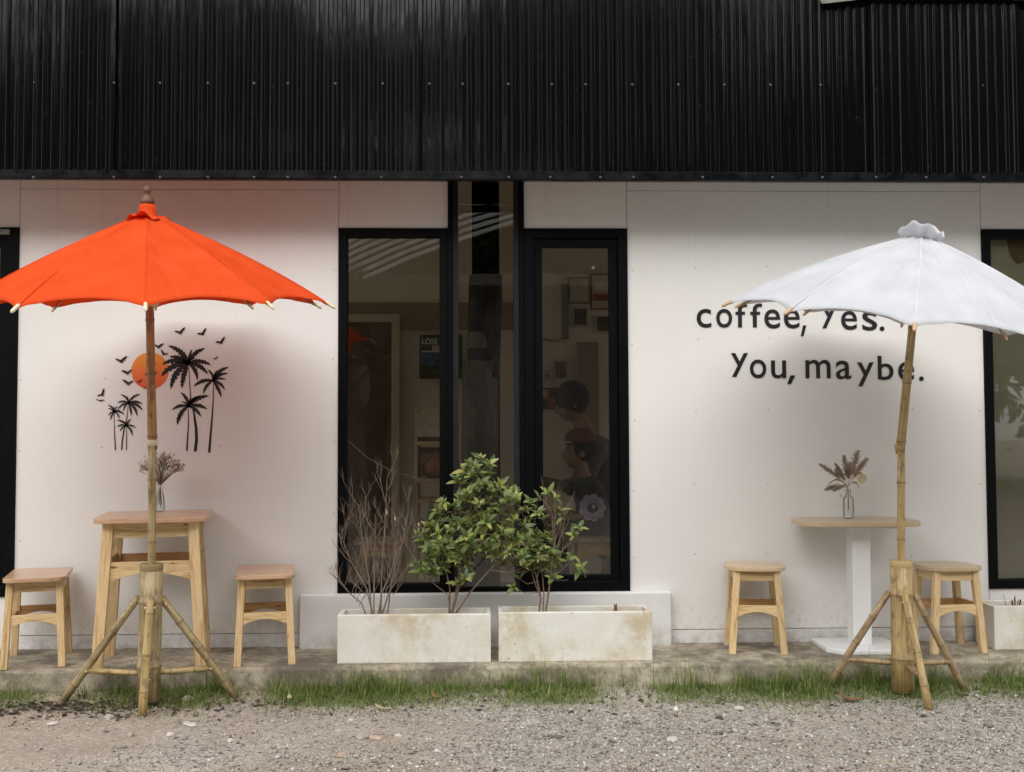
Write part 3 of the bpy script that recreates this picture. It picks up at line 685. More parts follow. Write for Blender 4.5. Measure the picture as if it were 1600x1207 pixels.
# ------------------------------------------------------------------ stools and tables
def rrect(w, d, rf, rb, n=7):
    """plan outline centred, front at -y; rf = front corner radius, rb = back corner radius"""
    P = []
    for cx, cy, a0, r_ in ((w/2, -d/2, -90, rf), (w/2, d/2, 0, rb), (-w/2, d/2, 90, rb), (-w/2, -d/2, 180, rf)):
        sx, sy = (1 if cx > 0 else -1), (1 if cy > 0 else -1); ox, oy = cx-sx*r_, cy-sy*r_
        for k in range(n+1):
            a = math.radians(a0+90*k/n); P.append((ox+r_*math.cos(a), oy+r_*math.sin(a)))
    return P
def squircle(w, d, e=3.2, n=44):
    P = []
    for k in range(n):
        a = 2*PI*k/n; c, s_ = math.cos(a), math.sin(a)
        P.append((w/2*math.copysign(abs(c)**(2/e), c), d/2*math.copysign(abs(s_)**(2/e), s_)))
    return P
def arch(mb, x0, x1, z0, z1, rise, y0, y1, n=10):
    """board with an arched lower edge; x0,x1 as functions of z"""
    P = [(x0(z1), z1), (x0(z0), z0)]
    for k in range(1, n):
        t_ = k/n; xx = x0(z0)+(x1(z0)-x0(z0))*t_
        P.append((xx, z0+rise*min(1, (1-(2*t_-1)**2)*1.0)))
    P += [(x1(z0), z0), (x1(z1), z1)]
    mb.prism(P[::-1], y0, y1, 'XZ'); return mb
def four_leg(t, w_top, d_top, w_bot, d_bot, h, leg, z_ap, ap_h, z_st, st_h, rise, side_z, mats=('pine', 'pine', 'pine_red')):
    """legs splay from (w_top, d_top) under the top to (w_bot, d_bot) on the floor; local origin at base centre"""
    fx = lambda z: (w_bot+(w_top-w_bot)*z/h)/2; fy = lambda z: (d_bot+(d_top-d_bot)*z/h)/2
    for sx in (-1, 1):
        for sy in (-1, 1):
            MB().skew((sx*fx(0), sy*fy(0), 0), (sx*fx(h), sy*fy(h), h), leg, leg).build('leg', mats[0], None, bevel=.003).parent = t
    zc = z_ap+ap_h/2
    for sy in (-1, 1):
        y = sy*fy(zc); x1 = fx(zc)-leg/2
        mb = MB(); mb.box(-x1, x1, y-.011, y+.011, z_ap, z_ap+ap_h); mb.build('apron', mats[1], None, bevel=.002).parent = t
        y = sy*fy(z_st+st_h/2)
        mb = MB(); arch(mb, lambda z: -fx(z)+leg/2-.001, lambda z: fx(z)-leg/2+.001, z_st, z_st+st_h, rise, y-.011, y+.011); mb.build('stretcher', mats[1] if sy < 0 else mats[2], None, bevel=.002).parent = t
    for sx in (-1, 1):
        x = sx*fx(zc); y1 = fy(zc)-leg/2
        MB().box(x-.011, x+.011, -y1, y1, z_ap, z_ap+ap_h).build('apron', mats[1], None, bevel=.002).parent = t
        x = sx*fx(side_z); y1 = fy(side_z)-leg/2
        MB().box(x-.011, x+.011, -y1, y1, side_z, side_z+st_h*.6).build('stretcher', mats[2], None, bevel=.002).parent = t
def top_board(t, outline, z, th, mat, name):
    b = 0.006; mb = MB().prism(outline, z, z+th); o = mb.build(name, mat, None, bevel=.005, seg=3); o.parent = t; return o

GST = 'stools on the terrace'
def stool(loc, rz, label, outline, h=.438, kind=0, group=GST):
    t = thing('stool', loc, label, 'stool', group); t.rotation_euler.z = rz
    if kind == 0: four_leg(t, .222, .29, .262, .355, h-.022, .034, h-.022-.052, .05, .195, .06, .028, .20)
    else: four_leg(t, .20, .20, .262, .235, h-.022, .034, h-.022-.05, .048, .185, .06, .028, .215)
    top_board(t, outline, h-.022, .022, 'top' if kind == 0 else 'top_pale', 'seat'); return t
stool((-2.215, -.285, ZP), .27, 'wooden stool left of the pine table, partly before the dark window', rrect(.285, .44, .05, .008))
stool((-1.085, -.275, ZP), .19, 'wooden stool between the pine table and the long white plinth', rrect(.285, .45, .05, .008), .444)
stool((1.434, -.185, ZP), -.12, 'pale wooden stool left of the white pedestal table, nearest the lettering', squircle(.31, .30), .442, 1)
stool((2.435, -.215, ZP), .06, 'pale wooden stool right of the white pedestal table, beside the square planter', squircle(.31, .30), .438, 1)

tb = thing('table', (-1.620, -.345, ZP), 'pine table with reddish top behind the orange parasol pole', 'table'); tb.rotation_euler.z = .19
four_leg(tb, .39, .38, .475, .42, .708, .05, .635, .07, .425, .095, .04, .47, ('pine', 'pine', 'pine_red'))
top_board(tb, rrect(.53, .56, .10, .012, 9), .708, .024, 'top', 'tabletop')

pt = thing('pedestal_table', (1.962, -.20, ZP), 'white pedestal table with thin wooden top behind the white parasol pole', 'table')
top_board(pt, rrect(.62, .36, .10, .10, 9), .647, .026, 'top_pale', 'tabletop')
MB().box(-.2, .2, -.11, .11, .632, .6465).build('mounting_plate', 'white_paint', None, bevel=.003).parent = pt
MB().box(-.03, .066, -.045, .05, .028, .6315).build('column', 'white_paint', None, bevel=.004).parent = pt
bp = [(-.19, .18), (-.19, -.09), (-.13, -.165), (.15, -.165), (.21, -.09), (.21, .18)]
MB().prism(bp, 0, .028).build('base_plate', 'white_paint', None, bevel=.008, seg=3).parent = pt

# ------------------------------------------------------------------ vases and dried flowers
def vase(loc, label, prof):
    mb = MB(); outer = prof; inner = [(max(.002, r_-.0025), h+ (.004 if i == 0 else 0)) for i, (r_, h) in enumerate(prof)]
    mb.lathe(outer, n=28, cap=(True, False)); o = mb.build('glass_vase', 'bottle', None, True); o.location = loc
    return tag(o, label, 'vase', 'glass vases on the tables')
p = at(250, 797, Y=-.17); VL = Vector((p.x, -.17, ZP+.7325))
vase(VL, 'clear glass bottle vase on the pine table behind the bamboo pole', [(.020, 0), (.023, .004), (.024, .02), (.0235, .05), (.019, .085), (.0125, .11), (.011, .125), (.014, .14), (.0165, .147)])
p = at(1326, 809, Y=-.16); VR = Vector((p.x, -.16, ZP+.6735))
vase(VR, 'clear glass jar vase on the white pedestal table', [(.024, 0), (.027, .003), (.0285, .02), (.029, .06), (.028, .10), (.0265, .109), (.016, .121), (.0135, .13), (.014, .155)])

df = thing('dried_flowers', VL, 'small dark dried flower spray in the bottle on the pine table', 'dried flowers')
r1 = random.Random(3)
mb = MB(); bud = MB(); budp = MB()
for i in range(64):
    an = r1.uniform(0, 2*PI); tilt = r1.uniform(.1, 1.15)*1.0; rr = .125*math.sin(tilt)
    top = Vector((rr*math.cos(an), rr*math.sin(an)*.7, .165+.125*math.cos(tilt)*r1.uniform(.7, 1.05)))
    if i < 9: mb.tube([(r1.uniform(-.012, .012), r1.uniform(-.012, .012), r1.uniform(.015, .06)), (0, 0, .135), top*.6+Vector((0, 0, .07))], [.0018, .0016, .0012], 5)
    j0 = Vector((0, 0, .135)); mid = j0.lerp(top, .55)+Vector((0, 0, .01))
    mb.tube([j0, mid, top], [.0011, .0009, .0007], 4)
    for k in range(6):
        e = top+Vector((r1.uniform(-.02, .02), r1.uniform(-.02, .02), r1.uniform(-.012, .022)))
        mb.tube([mid.lerp(top, r1.uniform(.3, .9)), e], [.0006, .0005], 3, False)
        q = r1.uniform(.0022, .0042); (bud if r1.random() < .45 else budp).ball(e, (q*.8, q*.8, q*1.3), 5, 4)
mb.build('stems', 'dry_stem', None).parent = df; bud.build('buds', 'bud', None).parent = df; budp.build('pale_buds', 'bud_pale', None).parent = df

pf = thing('pampas_bouquet', VR, 'brown pampas plumes with a tan seed disc in the jar vase', 'dried flowers')
stem = MB().tube([(0, 0, .045), (-.001, 0, .10), (-.002, 0, .165)], [.003, .003, .0035], 7); stem.build('stem', 'dry_stem', None).parent = pf
def S(x, y): return Vector(((x-515)/9.28/304., 0, (1105-y)/9.28/304.))     # picture of the bouquet to metres
base = S(510, 640)
r2 = random.Random(9)
for ex, ey, dep, wid in ((120, 310, .02, .020), (648, 118, -.02, .026), (485, 185, .03, .018), (770, 230, -.03, .024), (200, 685, .03, .018), (275, 690, -.02, .015), (300, 295, -.03, .013), (575, 300, .02, .03), (340, 380, .0, .02)):
    e = S(ex, ey); e.y = dep; pl = MB(); ax = (e-base)
    pl.tube([base, base.lerp(e, .5)+Vector((0, 0, .006)), e], [.0012, .001, .0005], 4, False)
    for k in range(330):
        t_ = r2.uniform(.30, 1.0); c = base.lerp(e, t_)+Vector((0, 0, .012*math.sin(PI*t_)))
        wv = 1.55*wid*math.sin(PI*min(1, (t_-.22)/.80))**.6
        o_ = Vector((r2.gauss(0, 1), r2.gauss(0, 1), r2.gauss(0, 1))).normalized()*wv*r2.uniform(.25, .8)
        a = c-ax*.02; b2 = c+o_+ax*.05
        pl.tube([a, b2], [.0010, .0013], 3, False)
    pl.build('plume', 'plume', None).parent = pf
for pts in ([(500, 620), (420, 540), (330, 525), (240, 580), (190, 635)], [(505, 630), (440, 610), (410, 680), (405, 740), (415, 800)], [(520, 620), (600, 480), (680, 430), (740, 440), (790, 480)], [(525, 625), (600, 565), (650, 580), (690, 670)], [(520, 600), (600, 500), (560, 470)]):
    lf = MB(); q = [S(*p_) for p_ in pts]; b = 0
    for i, p_ in enumerate(q):
        ww = .0045*math.sin(PI*(i+.4)/(len(q)-.2)); yy = .01*(i % 2)
        lf.v += [p_+Vector((0, yy-.003, ww)), p_+Vector((0, yy+.003, -ww))]
    for i in range(len(q)-1): lf.face((2*i, 2*i+1, 2*i+3, 2*i+2))
    lf.build('dry_blade', 'dry_leaf', None).parent = pf
ds = MB().lathe([(.001, .002), (.018, .0025), (.027, .001), (.027, -.001), (.001, -.002)], S(705, 508)+Vector((0, -.02, 0)), 24, (.25, -1, .15)); ds.build('seed_disc', 'dry_tan', None).parent = pf
ds = MB().ball(S(560, 485)+Vector((0, -.02, 0)), (.013, .008, .010), 9, 6); ds.build('seed_pod', 'dry_tan', None).parent = pf

# ------------------------------------------------------------------ planters
def planter(x0, x1, y0, y1, z1, label, rim=.024):
    t = thing('planter', ((x0+x1)/2, (y0+y1)/2, ZP), label, 'planter', 'concrete planters on the terrace')
    mb = MB(); X0, X1, Y0, Y1 = x0-t.location.x, x1-t.location.x, y0-t.location.y, y1-t.location.y; h = z1-ZP
    o = [(X0, Y0), (X1, Y0), (X1, Y1), (X0, Y1)]; i_ = [(X0+rim, Y0+rim), (X1-rim, Y0+rim), (X1-rim, Y1-rim), (X0+rim, Y1-rim)]
    for P_, z in ((o, 0), (o, h), (i_, h), (i_, h-.055)):
        for q in P_: mb.v.append(Vector((q[0], q[1], z)))
    mb.face((3, 2, 1, 0))
    for a in (0, 4, 8):
        for k in range(4): k2 = (k+1) % 4; mb.face((a+k, a+k2, a+4+k2, a+4+k))
    mb.face((12, 13, 14, 15))
    mb.build('box', 'planter', None, bevel=.005, seg=2).parent = t
    so2 = MB(); nx = 26
    for i in range(nx):
        for j in range(7): so2.v.append(Vector((X0+rim+.001+(X1-X0-2*rim-.002)*i/(nx-1), Y0+rim+.001+(Y1-Y0-2*rim-.002)*j/6, h-.032+.007*mnoise.noise((i*.7, j*.9, x0)))))
    for i in range(nx-1):
        for j in range(6): so2.face((i*7+j, i*7+7+j, i*7+8+j, i*7+j+1))
    so2.build('soil', 'soil', None).parent = t
    return t
planter(-.700, .056, -.44, -.235, .361, 'long stained planter holding the dead shrub and the leafy shrub')
planter(.094, .857, -.44, -.235, .366, 'long stained planter right of the leafy shrub with a small figure')
planter(2.662, 3.35, -.262, -.045, .347, 'speckled concrete planter under the right edge window')

r3 = random.Random(11)
def twig_tree(mb, p, d, L, r_, depth, spread, droop=0.0, tips=None, up=.25):
    n = 4; pts = [Vector(p)]; dd = Vector(d).normalized()
    for i in range(n):
        dd = (dd+Vector((r3.uniform(-1, 1), r3.uniform(-1, 1), r3.uniform(-.6, 1)))*.16+Vector((0, 0, up*.12-droop))).normalized()
        pts.append(pts[-1]+dd*L/n)
    mb.tube(pts, [r_*(1-.35*i/n) for i in range(n+1)], 6 if r_ > .003 else 4, False)
    if tips is not None: tips.append((pts[-1], dd, depth))
    if depth <= 0: return
    for k in range(r3.choice((2, 3, 3))):
        q = pts[r3.choice((2, 3, 4, 4))]; az = r3.uniform(0, 2*PI); sp = spread*r3.uniform(.6, 1.2)
        side = dd.orthogonal().normalized(); side.rotate(Matrix.Rotation(az, 3, dd))
        twig_tree(mb, q, dd*math.cos(sp)+side*math.sin(sp), L*r3.uniform(.6, .88), max(.0007, r_*.6), depth-1, spread, droop, tips, up)

# dead shrub
B = at(590, 958, Y=-.335); B.z = .335
ds_ = thing('dead_shrub', B, 'leafless dead shrub of thin brown twigs in the left planter', 'shrub')
for ex, ey, L0, dp in ((605, 745, .17, 2), (560, 790, .17, 2), (638, 800, .16, 2), (532, 835, .16, 2), (655, 850, .15, 2), (530, 905, .12, 2), (585, 830, .15, 2), (622, 855, .15, 2)):
    e = at(ex, ey, Y=-.335+r3.uniform(-.06, .08)); base = B+Vector(((ex-590)/1700*1.0+r3.uniform(-.03, .03), r3.uniform(-.03, .03), -.01))
    mb = MB(); L = (e-base).length; m1 = base.lerp(e, .33)+Vector(((base.x-e.x)*.12, 0, .01))
    mb.tube([base, m1, base.lerp(e, .66), e], [.005, .0038, .0026, .001], 6, False)
    for f_ in (.3, .4, .5, .58, .66, .74, .82, .9, 1.0):
        q = base.lerp(e, f_); az = r3.uniform(0, 2*PI); dd = (e-base).normalized()*.6+Vector((math.cos(az), math.sin(az)*.7, .3))*.7
        twig_tree(mb, q, dd, L0*r3.uniform(.35, .75), .0019, min(dp, 2), .55, 0, None, .9)
    for v_ in mb.v: v_ -= B
    mb.build('branch', 'bark_dead', None, True).parent = ds_
for px, py, rx in ((617, 806, .3), (654, 815, -.4), (545, 955, .5), (604, 796, .2)):     # a few withered leaves still hanging
    q = at(px, py, Y=-.36)-B; lf = MB(); h = .03
    lf.v += [q, q+Vector((.005, -.004, -h*.5)), q+Vector((.002*rx, 0, -h)), q+Vector((-.004, .003, -h*.45))]; lf.face((0, 1, 2, 3))
    lf.build('withered_leaf', 'dry_tan', None).parent = ds_

# leafy shrubs
def leaf_mesh(L, W, seed):
    r_ = random.Random(seed); mb = MB(); n = 4
    for i in range(n+1):
        t_ = i/n; w_ = W*math.sin(PI*min(1, t_**.85*.97+.015))**.85*.5
        z = .18*L*t_-.36*L*t_*t_; cup = .25*w_
        mb.v += [Vector((-w_, L*t_, z+cup)), Vector((0, L*t_, z)), Vector((w_, L*t_, z+cup))]
    for i in range(n):
        b = i*3; mb.face((b, b+1, b+4, b+3)); mb.face((b+1, b+2, b+5, b+4))
    return mb.mesh('leaf', 'leaf', True)
LEAVES = [leaf_mesh(l, w_, i) for i, (l, w_) in enumerate([(.060, .022), (.054, .021), (.066, .024), (.048, .020), (.04, .017)])]
def rosette_mats(p, d, n, r_, small=1.0):
    d = d.normalized(); out_ = []
    side = d.orthogonal().normalized(); off = r_.uniform(0, 6.28)
    for k in range(n):
        a = off+k*2.4; tl = r_.uniform(.45, 1.35) if k > 1 else r_.uniform(.1, .4)
        sd = side.copy(); sd.rotate(Matrix.Rotation(a, 3, d))
        y = (d*math.cos(tl)+sd*math.sin(tl)).normalized()
        x = y.cross(d); x = x.normalized() if x.length > 1e-4 else y.orthogonal().normalized()
        z = x.cross(y)
        s_ = small*r_.uniform(.55, 1.2)*(.7 if k < 2 else 1)
        m = Matrix(((x.x, y.x, z.x, p.x), (x.y, y.y, z.y, p.y), (x.z, y.z, z.z, p.z), (0, 0, 0, 1))) @ Matrix.Diagonal((s_, s_, s_, 1))
        out_.append(m)
    return out_
def leafy(name, label, base, stems, rosettes, seed, keep, bark='bark', nleaf=(7, 10)):
    """stems: list of pixel polylines with depth; rosettes: list of (point, direction)"""
    r_ = random.Random(seed); t = thing(name, base, label, 'shrub')
    allpts = []
    for pts, rad in stems:
        P_ = [Vector(q) for q in pts]; mb = MB()
        mb.tube([q-base for q in P_], [rad*(1-.6*i/(len(P_)-1)) for i in range(len(P_))], 7, False); mb.build('stem', bark, None, True).parent = t
        for i in range(len(P_)-1):
            for f_ in (.0, .25, .5, .75): allpts.append((P_[i].lerp(P_[i+1], f_), i))
        allpts.append((P_[-1], 9))
    tw = MB(); mats = []
    for p, d in rosettes:
        q = min((a for a, i in allpts if a.z < p.z+.02), key=lambda a: (a-p).length+.4*max(0, a.z-p.z+.05), default=None)
        if q is not None:
            mid = q.lerp(p, .55)-Vector((0, 0, .02)); tw.tube([q-base, mid-base, p-base], [.0026, .002, .0013], 5, False)
        mats += rosette_mats(p-base, d, r_.randint(*nleaf), r_, 1.0)
    o = tw.build('twigs', bark, None, True); o.parent = t; o['kind'] = 'stuff'
    mats.sort(key=lambda m: m.translation.y)
    for m in mats[:keep]:
        o = bpy.data.objects.new('leaf', r_.choice(LEAVES)); COL.objects.link(o); o.parent = t; o.matrix_basis = m
    if len(mats) > keep:
        rest = MB()
        for m in mats[keep:]:
            src = r_.choice(LEAVES); b = len(rest.v); q = r_.random()*.98+.01
            rest.v += [m @ v_.co for v_ in src.vertices]
            for f in src.polygons: rest.face([b+i for i in f.vertices], None, 0, q)
        o = rest.build('leaves_behind', 'leaf', None, True); o.parent = t; o['kind'] = 'stuff'
    return t
r4 = random.Random(21)
YG = -.34
GB = at(706, 957, Y=YG); GB.z = .335
def fill(regions, out_, ydepth=.13, mind=.041):
    """regions: ellipses (px, py, rx, ry, count)"""
    for (cx, cy, rx, ry, n) in regions:
        k = 0; tries = 0
        while k < n and tries < n*30:
            tries += 1; a = r4.uniform(0, 2*PI); q = math.sqrt(r4.random()); px, py = cx+rx*q*math.cos(a), cy+ry*q*math.sin(a)
            dy = ydepth*math.sqrt(max(.05, 1-q*q))*r4.uniform(-1, .75)
            p = at(px, py, Y=YG+dy)
            if any((p-o_[0]).length < mind for o_ in out_): continue
            d = Vector(((px-cx)/max(rx, 1)*.8+r4.uniform(-.4, .4), -0.55+dy*2+r4.uniform(-.4, .3), .75+r4.uniform(-.2, .3)))
            out_.append((p, d)); k += 1
ros = []
fill([(745, 728, 22, 14, 9), (745, 765, 38, 25, 22), (725, 800, 50, 28, 26), (748, 830, 75, 26, 34), (690, 835, 28, 14, 6), (790, 850, 66, 26, 26), (725, 858, 50, 14, 14), (673, 848, 26, 18, 9), (684, 872, 22, 10, 6),
      (668, 890, 22, 10, 6), (712, 880, 18, 12, 6), (722, 905, 12, 10, 4), (822, 872, 50, 20, 16), (795, 780, 26, 14, 8), (660, 890, 14, 9, 3), (826, 800, 20, 18, 5)], ros)
def st(pts, y0=YG): return [at(px, py, Y=y0+dy) for px, py, dy in pts]
leafy('leafy_shrub', 'bushy green leafy shrub in the left planter before the tall glazed bay', GB,
      [(st([(705, 962, 0), (712, 935, 0), (722, 880, .02), (735, 800, .02), (744, 735, 0)]), .0085), (st([(702, 962, .01), (703, 920, .0), (692, 870, -.02), (680, 845, -.03)]), .005),
       (st([(710, 962, 0), (735, 925, .0), (775, 880, -.02), (815, 850, -.03), (840, 860, -.04)]), .0055), (st([(704, 962, -.01), (700, 930, -.02), (675, 910, -.04), (655, 895, -.05)]), .0035),
       (st([(712, 935, 0), (735, 870, -.03), (765, 820, -.04), (800, 785, -.03)]), .004), (st([(707, 962, .02), (716, 900, .05), (712, 840, .05), (705, 800, .03)]), .004)], ros, 5, 300)
TB = at(960, 954, Y=YG); TB.z = .335
ros2 = []
for px, py, dy in ((842, 778, -.02), (828, 785, 0), (856, 772, .02), (868, 780, -.03), (835, 800, .02), (850, 812, 0), (872, 800, .02), (812, 790, .03), (880, 808, 0), (905, 826, 0), (898, 838, -.03), (885, 876, -.03), (897, 884, -.04), (905, 893, -.03), (917, 898, -.02), (893, 868, 0), (867, 888, .0), (855, 870, .02), (840, 845, .03), (850, 885, .03), (812, 905, .04), (805, 918, .02), (862, 905, .0), (826, 830, .04), (842, 862, -.05), (822, 882, -.03), (838, 832, -.03), (860, 838, .01)):
    ros2.append((at(px, py, Y=YG+dy), Vector((r4.uniform(-.5, .7), -.5, .7+r4.uniform(-.4, .3)))))
leafy('leafy_shrub', 'sparse half bare shrub leaning over the right planter', TB,
      [(st([(842, 960, 0), (845, 935, 0), (838, 900, .01), (826, 870, .02), (812, 845, .03)]), .0055), (st([(852, 960, 0), (858, 920, 0), (862, 880, -.01), (868, 840, -.01), (862, 800, 0), (845, 778, 0)]), .0055), (st([(848, 960, .01), (850, 930, .02), (846, 880, .04), (830, 840, .05), (815, 800, .05)]), .004),
       (st([(862, 880, 0), (880, 860, -.02), (900, 838, -.02)]), .0026), (st([(858, 915, 0), (872, 895, -.02), (890, 880, -.03), (912, 895, -.03)]), .0026)], ros2, 6, 300, nleaf=(4, 7))
# bare twiggy stems on that shrub
tw = MB(); 
for (x0, y0, x1, y1) in ((862, 880, 862, 770), (862, 880, 878, 790), (864, 870, 850, 765), (860, 900, 885, 820), (845, 935, 822, 860), (866, 850, 884, 785)):
    a, b2 = at(x0, y0, Y=YG), at(x1, y1, Y=YG+r3.uniform(-.03, .05)); twig_tree(tw, a, b2-a, (b2-a).length*.55, .003, 2, .4, 0, None, .3)
for v_ in tw.v: v_ -= TB
o = tw.build('bare_twigs', 'bark', None, True); o['kind'] = 'stuff'; o.parent = [x for x in bpy.data.objects if x.name.startswith('leafy_shrub') and not x.parent][-1]

fg = thing('clay_figure', at(962, 958, Y=-.35), 'tiny rusty brown clay figure standing in the right long planter', 'figurine'); fg.location.z = .335
MB().lathe([(.012, 0), (.0125, .006), (.010, .010), (.011, .022), (.0085, .034), (.006, .036)], (0, 0, 0), 12).build('body', 'rust', None, True).parent = fg
MB().ball((0, -.001, .043), (.0085, .008, .0085), 10, 8).build('head', 'rust', None, True).parent = fg
for sx in (-1, 1): MB().lathe([(.0035, 0), (.002, .005), (.0005, .009)], (sx*.0055, 0, .049), 7).build('ear', 'rust', None, True).parent = fg
ic = thing('incense_bundle', (2.83, -.16, .31), 'bunch of dark red incense stubs in the speckled planter', 'incense')
for k in range(9):
    x, y = random.uniform(-.022, .022), random.uniform(-.012, .012); h = random.uniform(.045, .075)
    MB().tube([(x, y, 0), (x*1.4+random.uniform(-.006, .006), y, h)], [.0028, .0022], 6).build('stick', 'incense', None).parent = ic
MB().tube([(-.05, 0, 0), (-.062, 0, .06), (-.066, 0, .08)], [.0015, .0013, .001], 5).build('stick', 'incense', None).parent = ic

# ------------------------------------------------------------------ bamboo stands and parasols
def stand(PX, Yc, zbot, top_px, feet, att_y, mats, label, rpost=.052, brace_y=1040):
    """post axis from its foot to its top; feet: pixel + depth on the ground"""
    c0 = at(PX[0], PX[1], Y=Yc); c1 = at(top_px[0], top_px[1], Y=Yc-.01)
    t = thing('bamboo_stand', (c0.x, c0.y, 0), label, 'parasol stand', 'bamboo parasol stands'); B_ = Vector(t.location)
    mb = MB(); mb.culm([c0-B_, c1-B_], (rpost*1.02, rpost*.98), 24, .30, .155, .01)
    mb.build('post', mats[0], None, True).parent = t
    # open mouth of the post
    ax = (c1-c0).normalized()
    MB().lathe([(rpost*.985, -.03), (rpost*1.01, -.028), (rpost*1.01, -.004), (rpost*.99, -.001), (rpost*.80, .0005)], c1-B_, 24, ax, cap=(False, True)).build('collar', mats[0], None, True).parent = t
    for i, (fx, fy_, Yf_, (ax_, ay_), r_, mt) in enumerate(feet):
        ft = at(fx, fy_, Y=Yf_); ft.z = max(ft.z, gz(ft.x, ft.y)+.0); 
        d = Vector((ft.x-c0.x, ft.y-c0.y, 0)).normalized()
        at_ = at(ax_, ay_, Y=Yc+d.y*(rpost+r_*.9)); 
        top_ = at_
        L_ = thing_leg = MB().culm([ft-B_, ft.lerp(top_, .5)+Vector((0, 0, .004))-B_, top_-B_], (r_*1.08, r_*.95), 14, .17, .10, .03)
        lg = L_.build('leg', mt, None, True); lg.parent = t
        pn = Vector((d.y, -d.x, 0)); q = top_+(ft-top_).normalized()*.035
        MB().tube([q-B_-pn*(r_+.006), q-B_+pn*(r_+.006)], .0045, 7).build('peg', mats[2], None).parent = t
        # brace from the post to the leg
        f_ = .30; bq = ft.lerp(top_, f_); bc = Vector((c0.x+(c1.x-c0.x)*.15, Yc, bq.z))+d*rpost*.8; bq2 = bq-d*r_*.4
        MB().culm([bc-B_, bq2-B_], .013, 10, .11, .05, .02).build('brace', mats[1], None, True).parent = t
        MB().tube([bq-B_-pn*(r_+.004)-d*.016, bq-B_+pn*(r_+.004)-d*.016], .004, 6).build('peg', mats[2], None).parent = t
    return t, c1
st1, top1 = stand((232, 1094), -.76, 0, (237, 881),
      [(98, 1098, -.655, (216, 934), .0175, 'bamboo_g'), (369, 1091, -.63, (252, 934), .0185, 'bamboo_g'), (222, 1119, -.915, (235, 938), .0185, 'bamboo')], 0, ('bamboo_g', 'bamboo', 'tip'),
      'olive bamboo tripod stand holding the orange parasol')
st2, top2 = stand((1411, 1080), -.72, 0, (1408, 876),
      [(1292, 1078, -.60, (1389, 925), .0165, 'bamboo_t'), (1508, 1083, -.66, (1427, 926), .0165, 'bamboo_t'), (1452, 1109, -.955, (1414, 930), .0175, 'bamboo')], 0, ('bamboo', 'bamboo_t', 'tip_b'),
      'straw coloured bamboo tripod stand holding the white parasol')

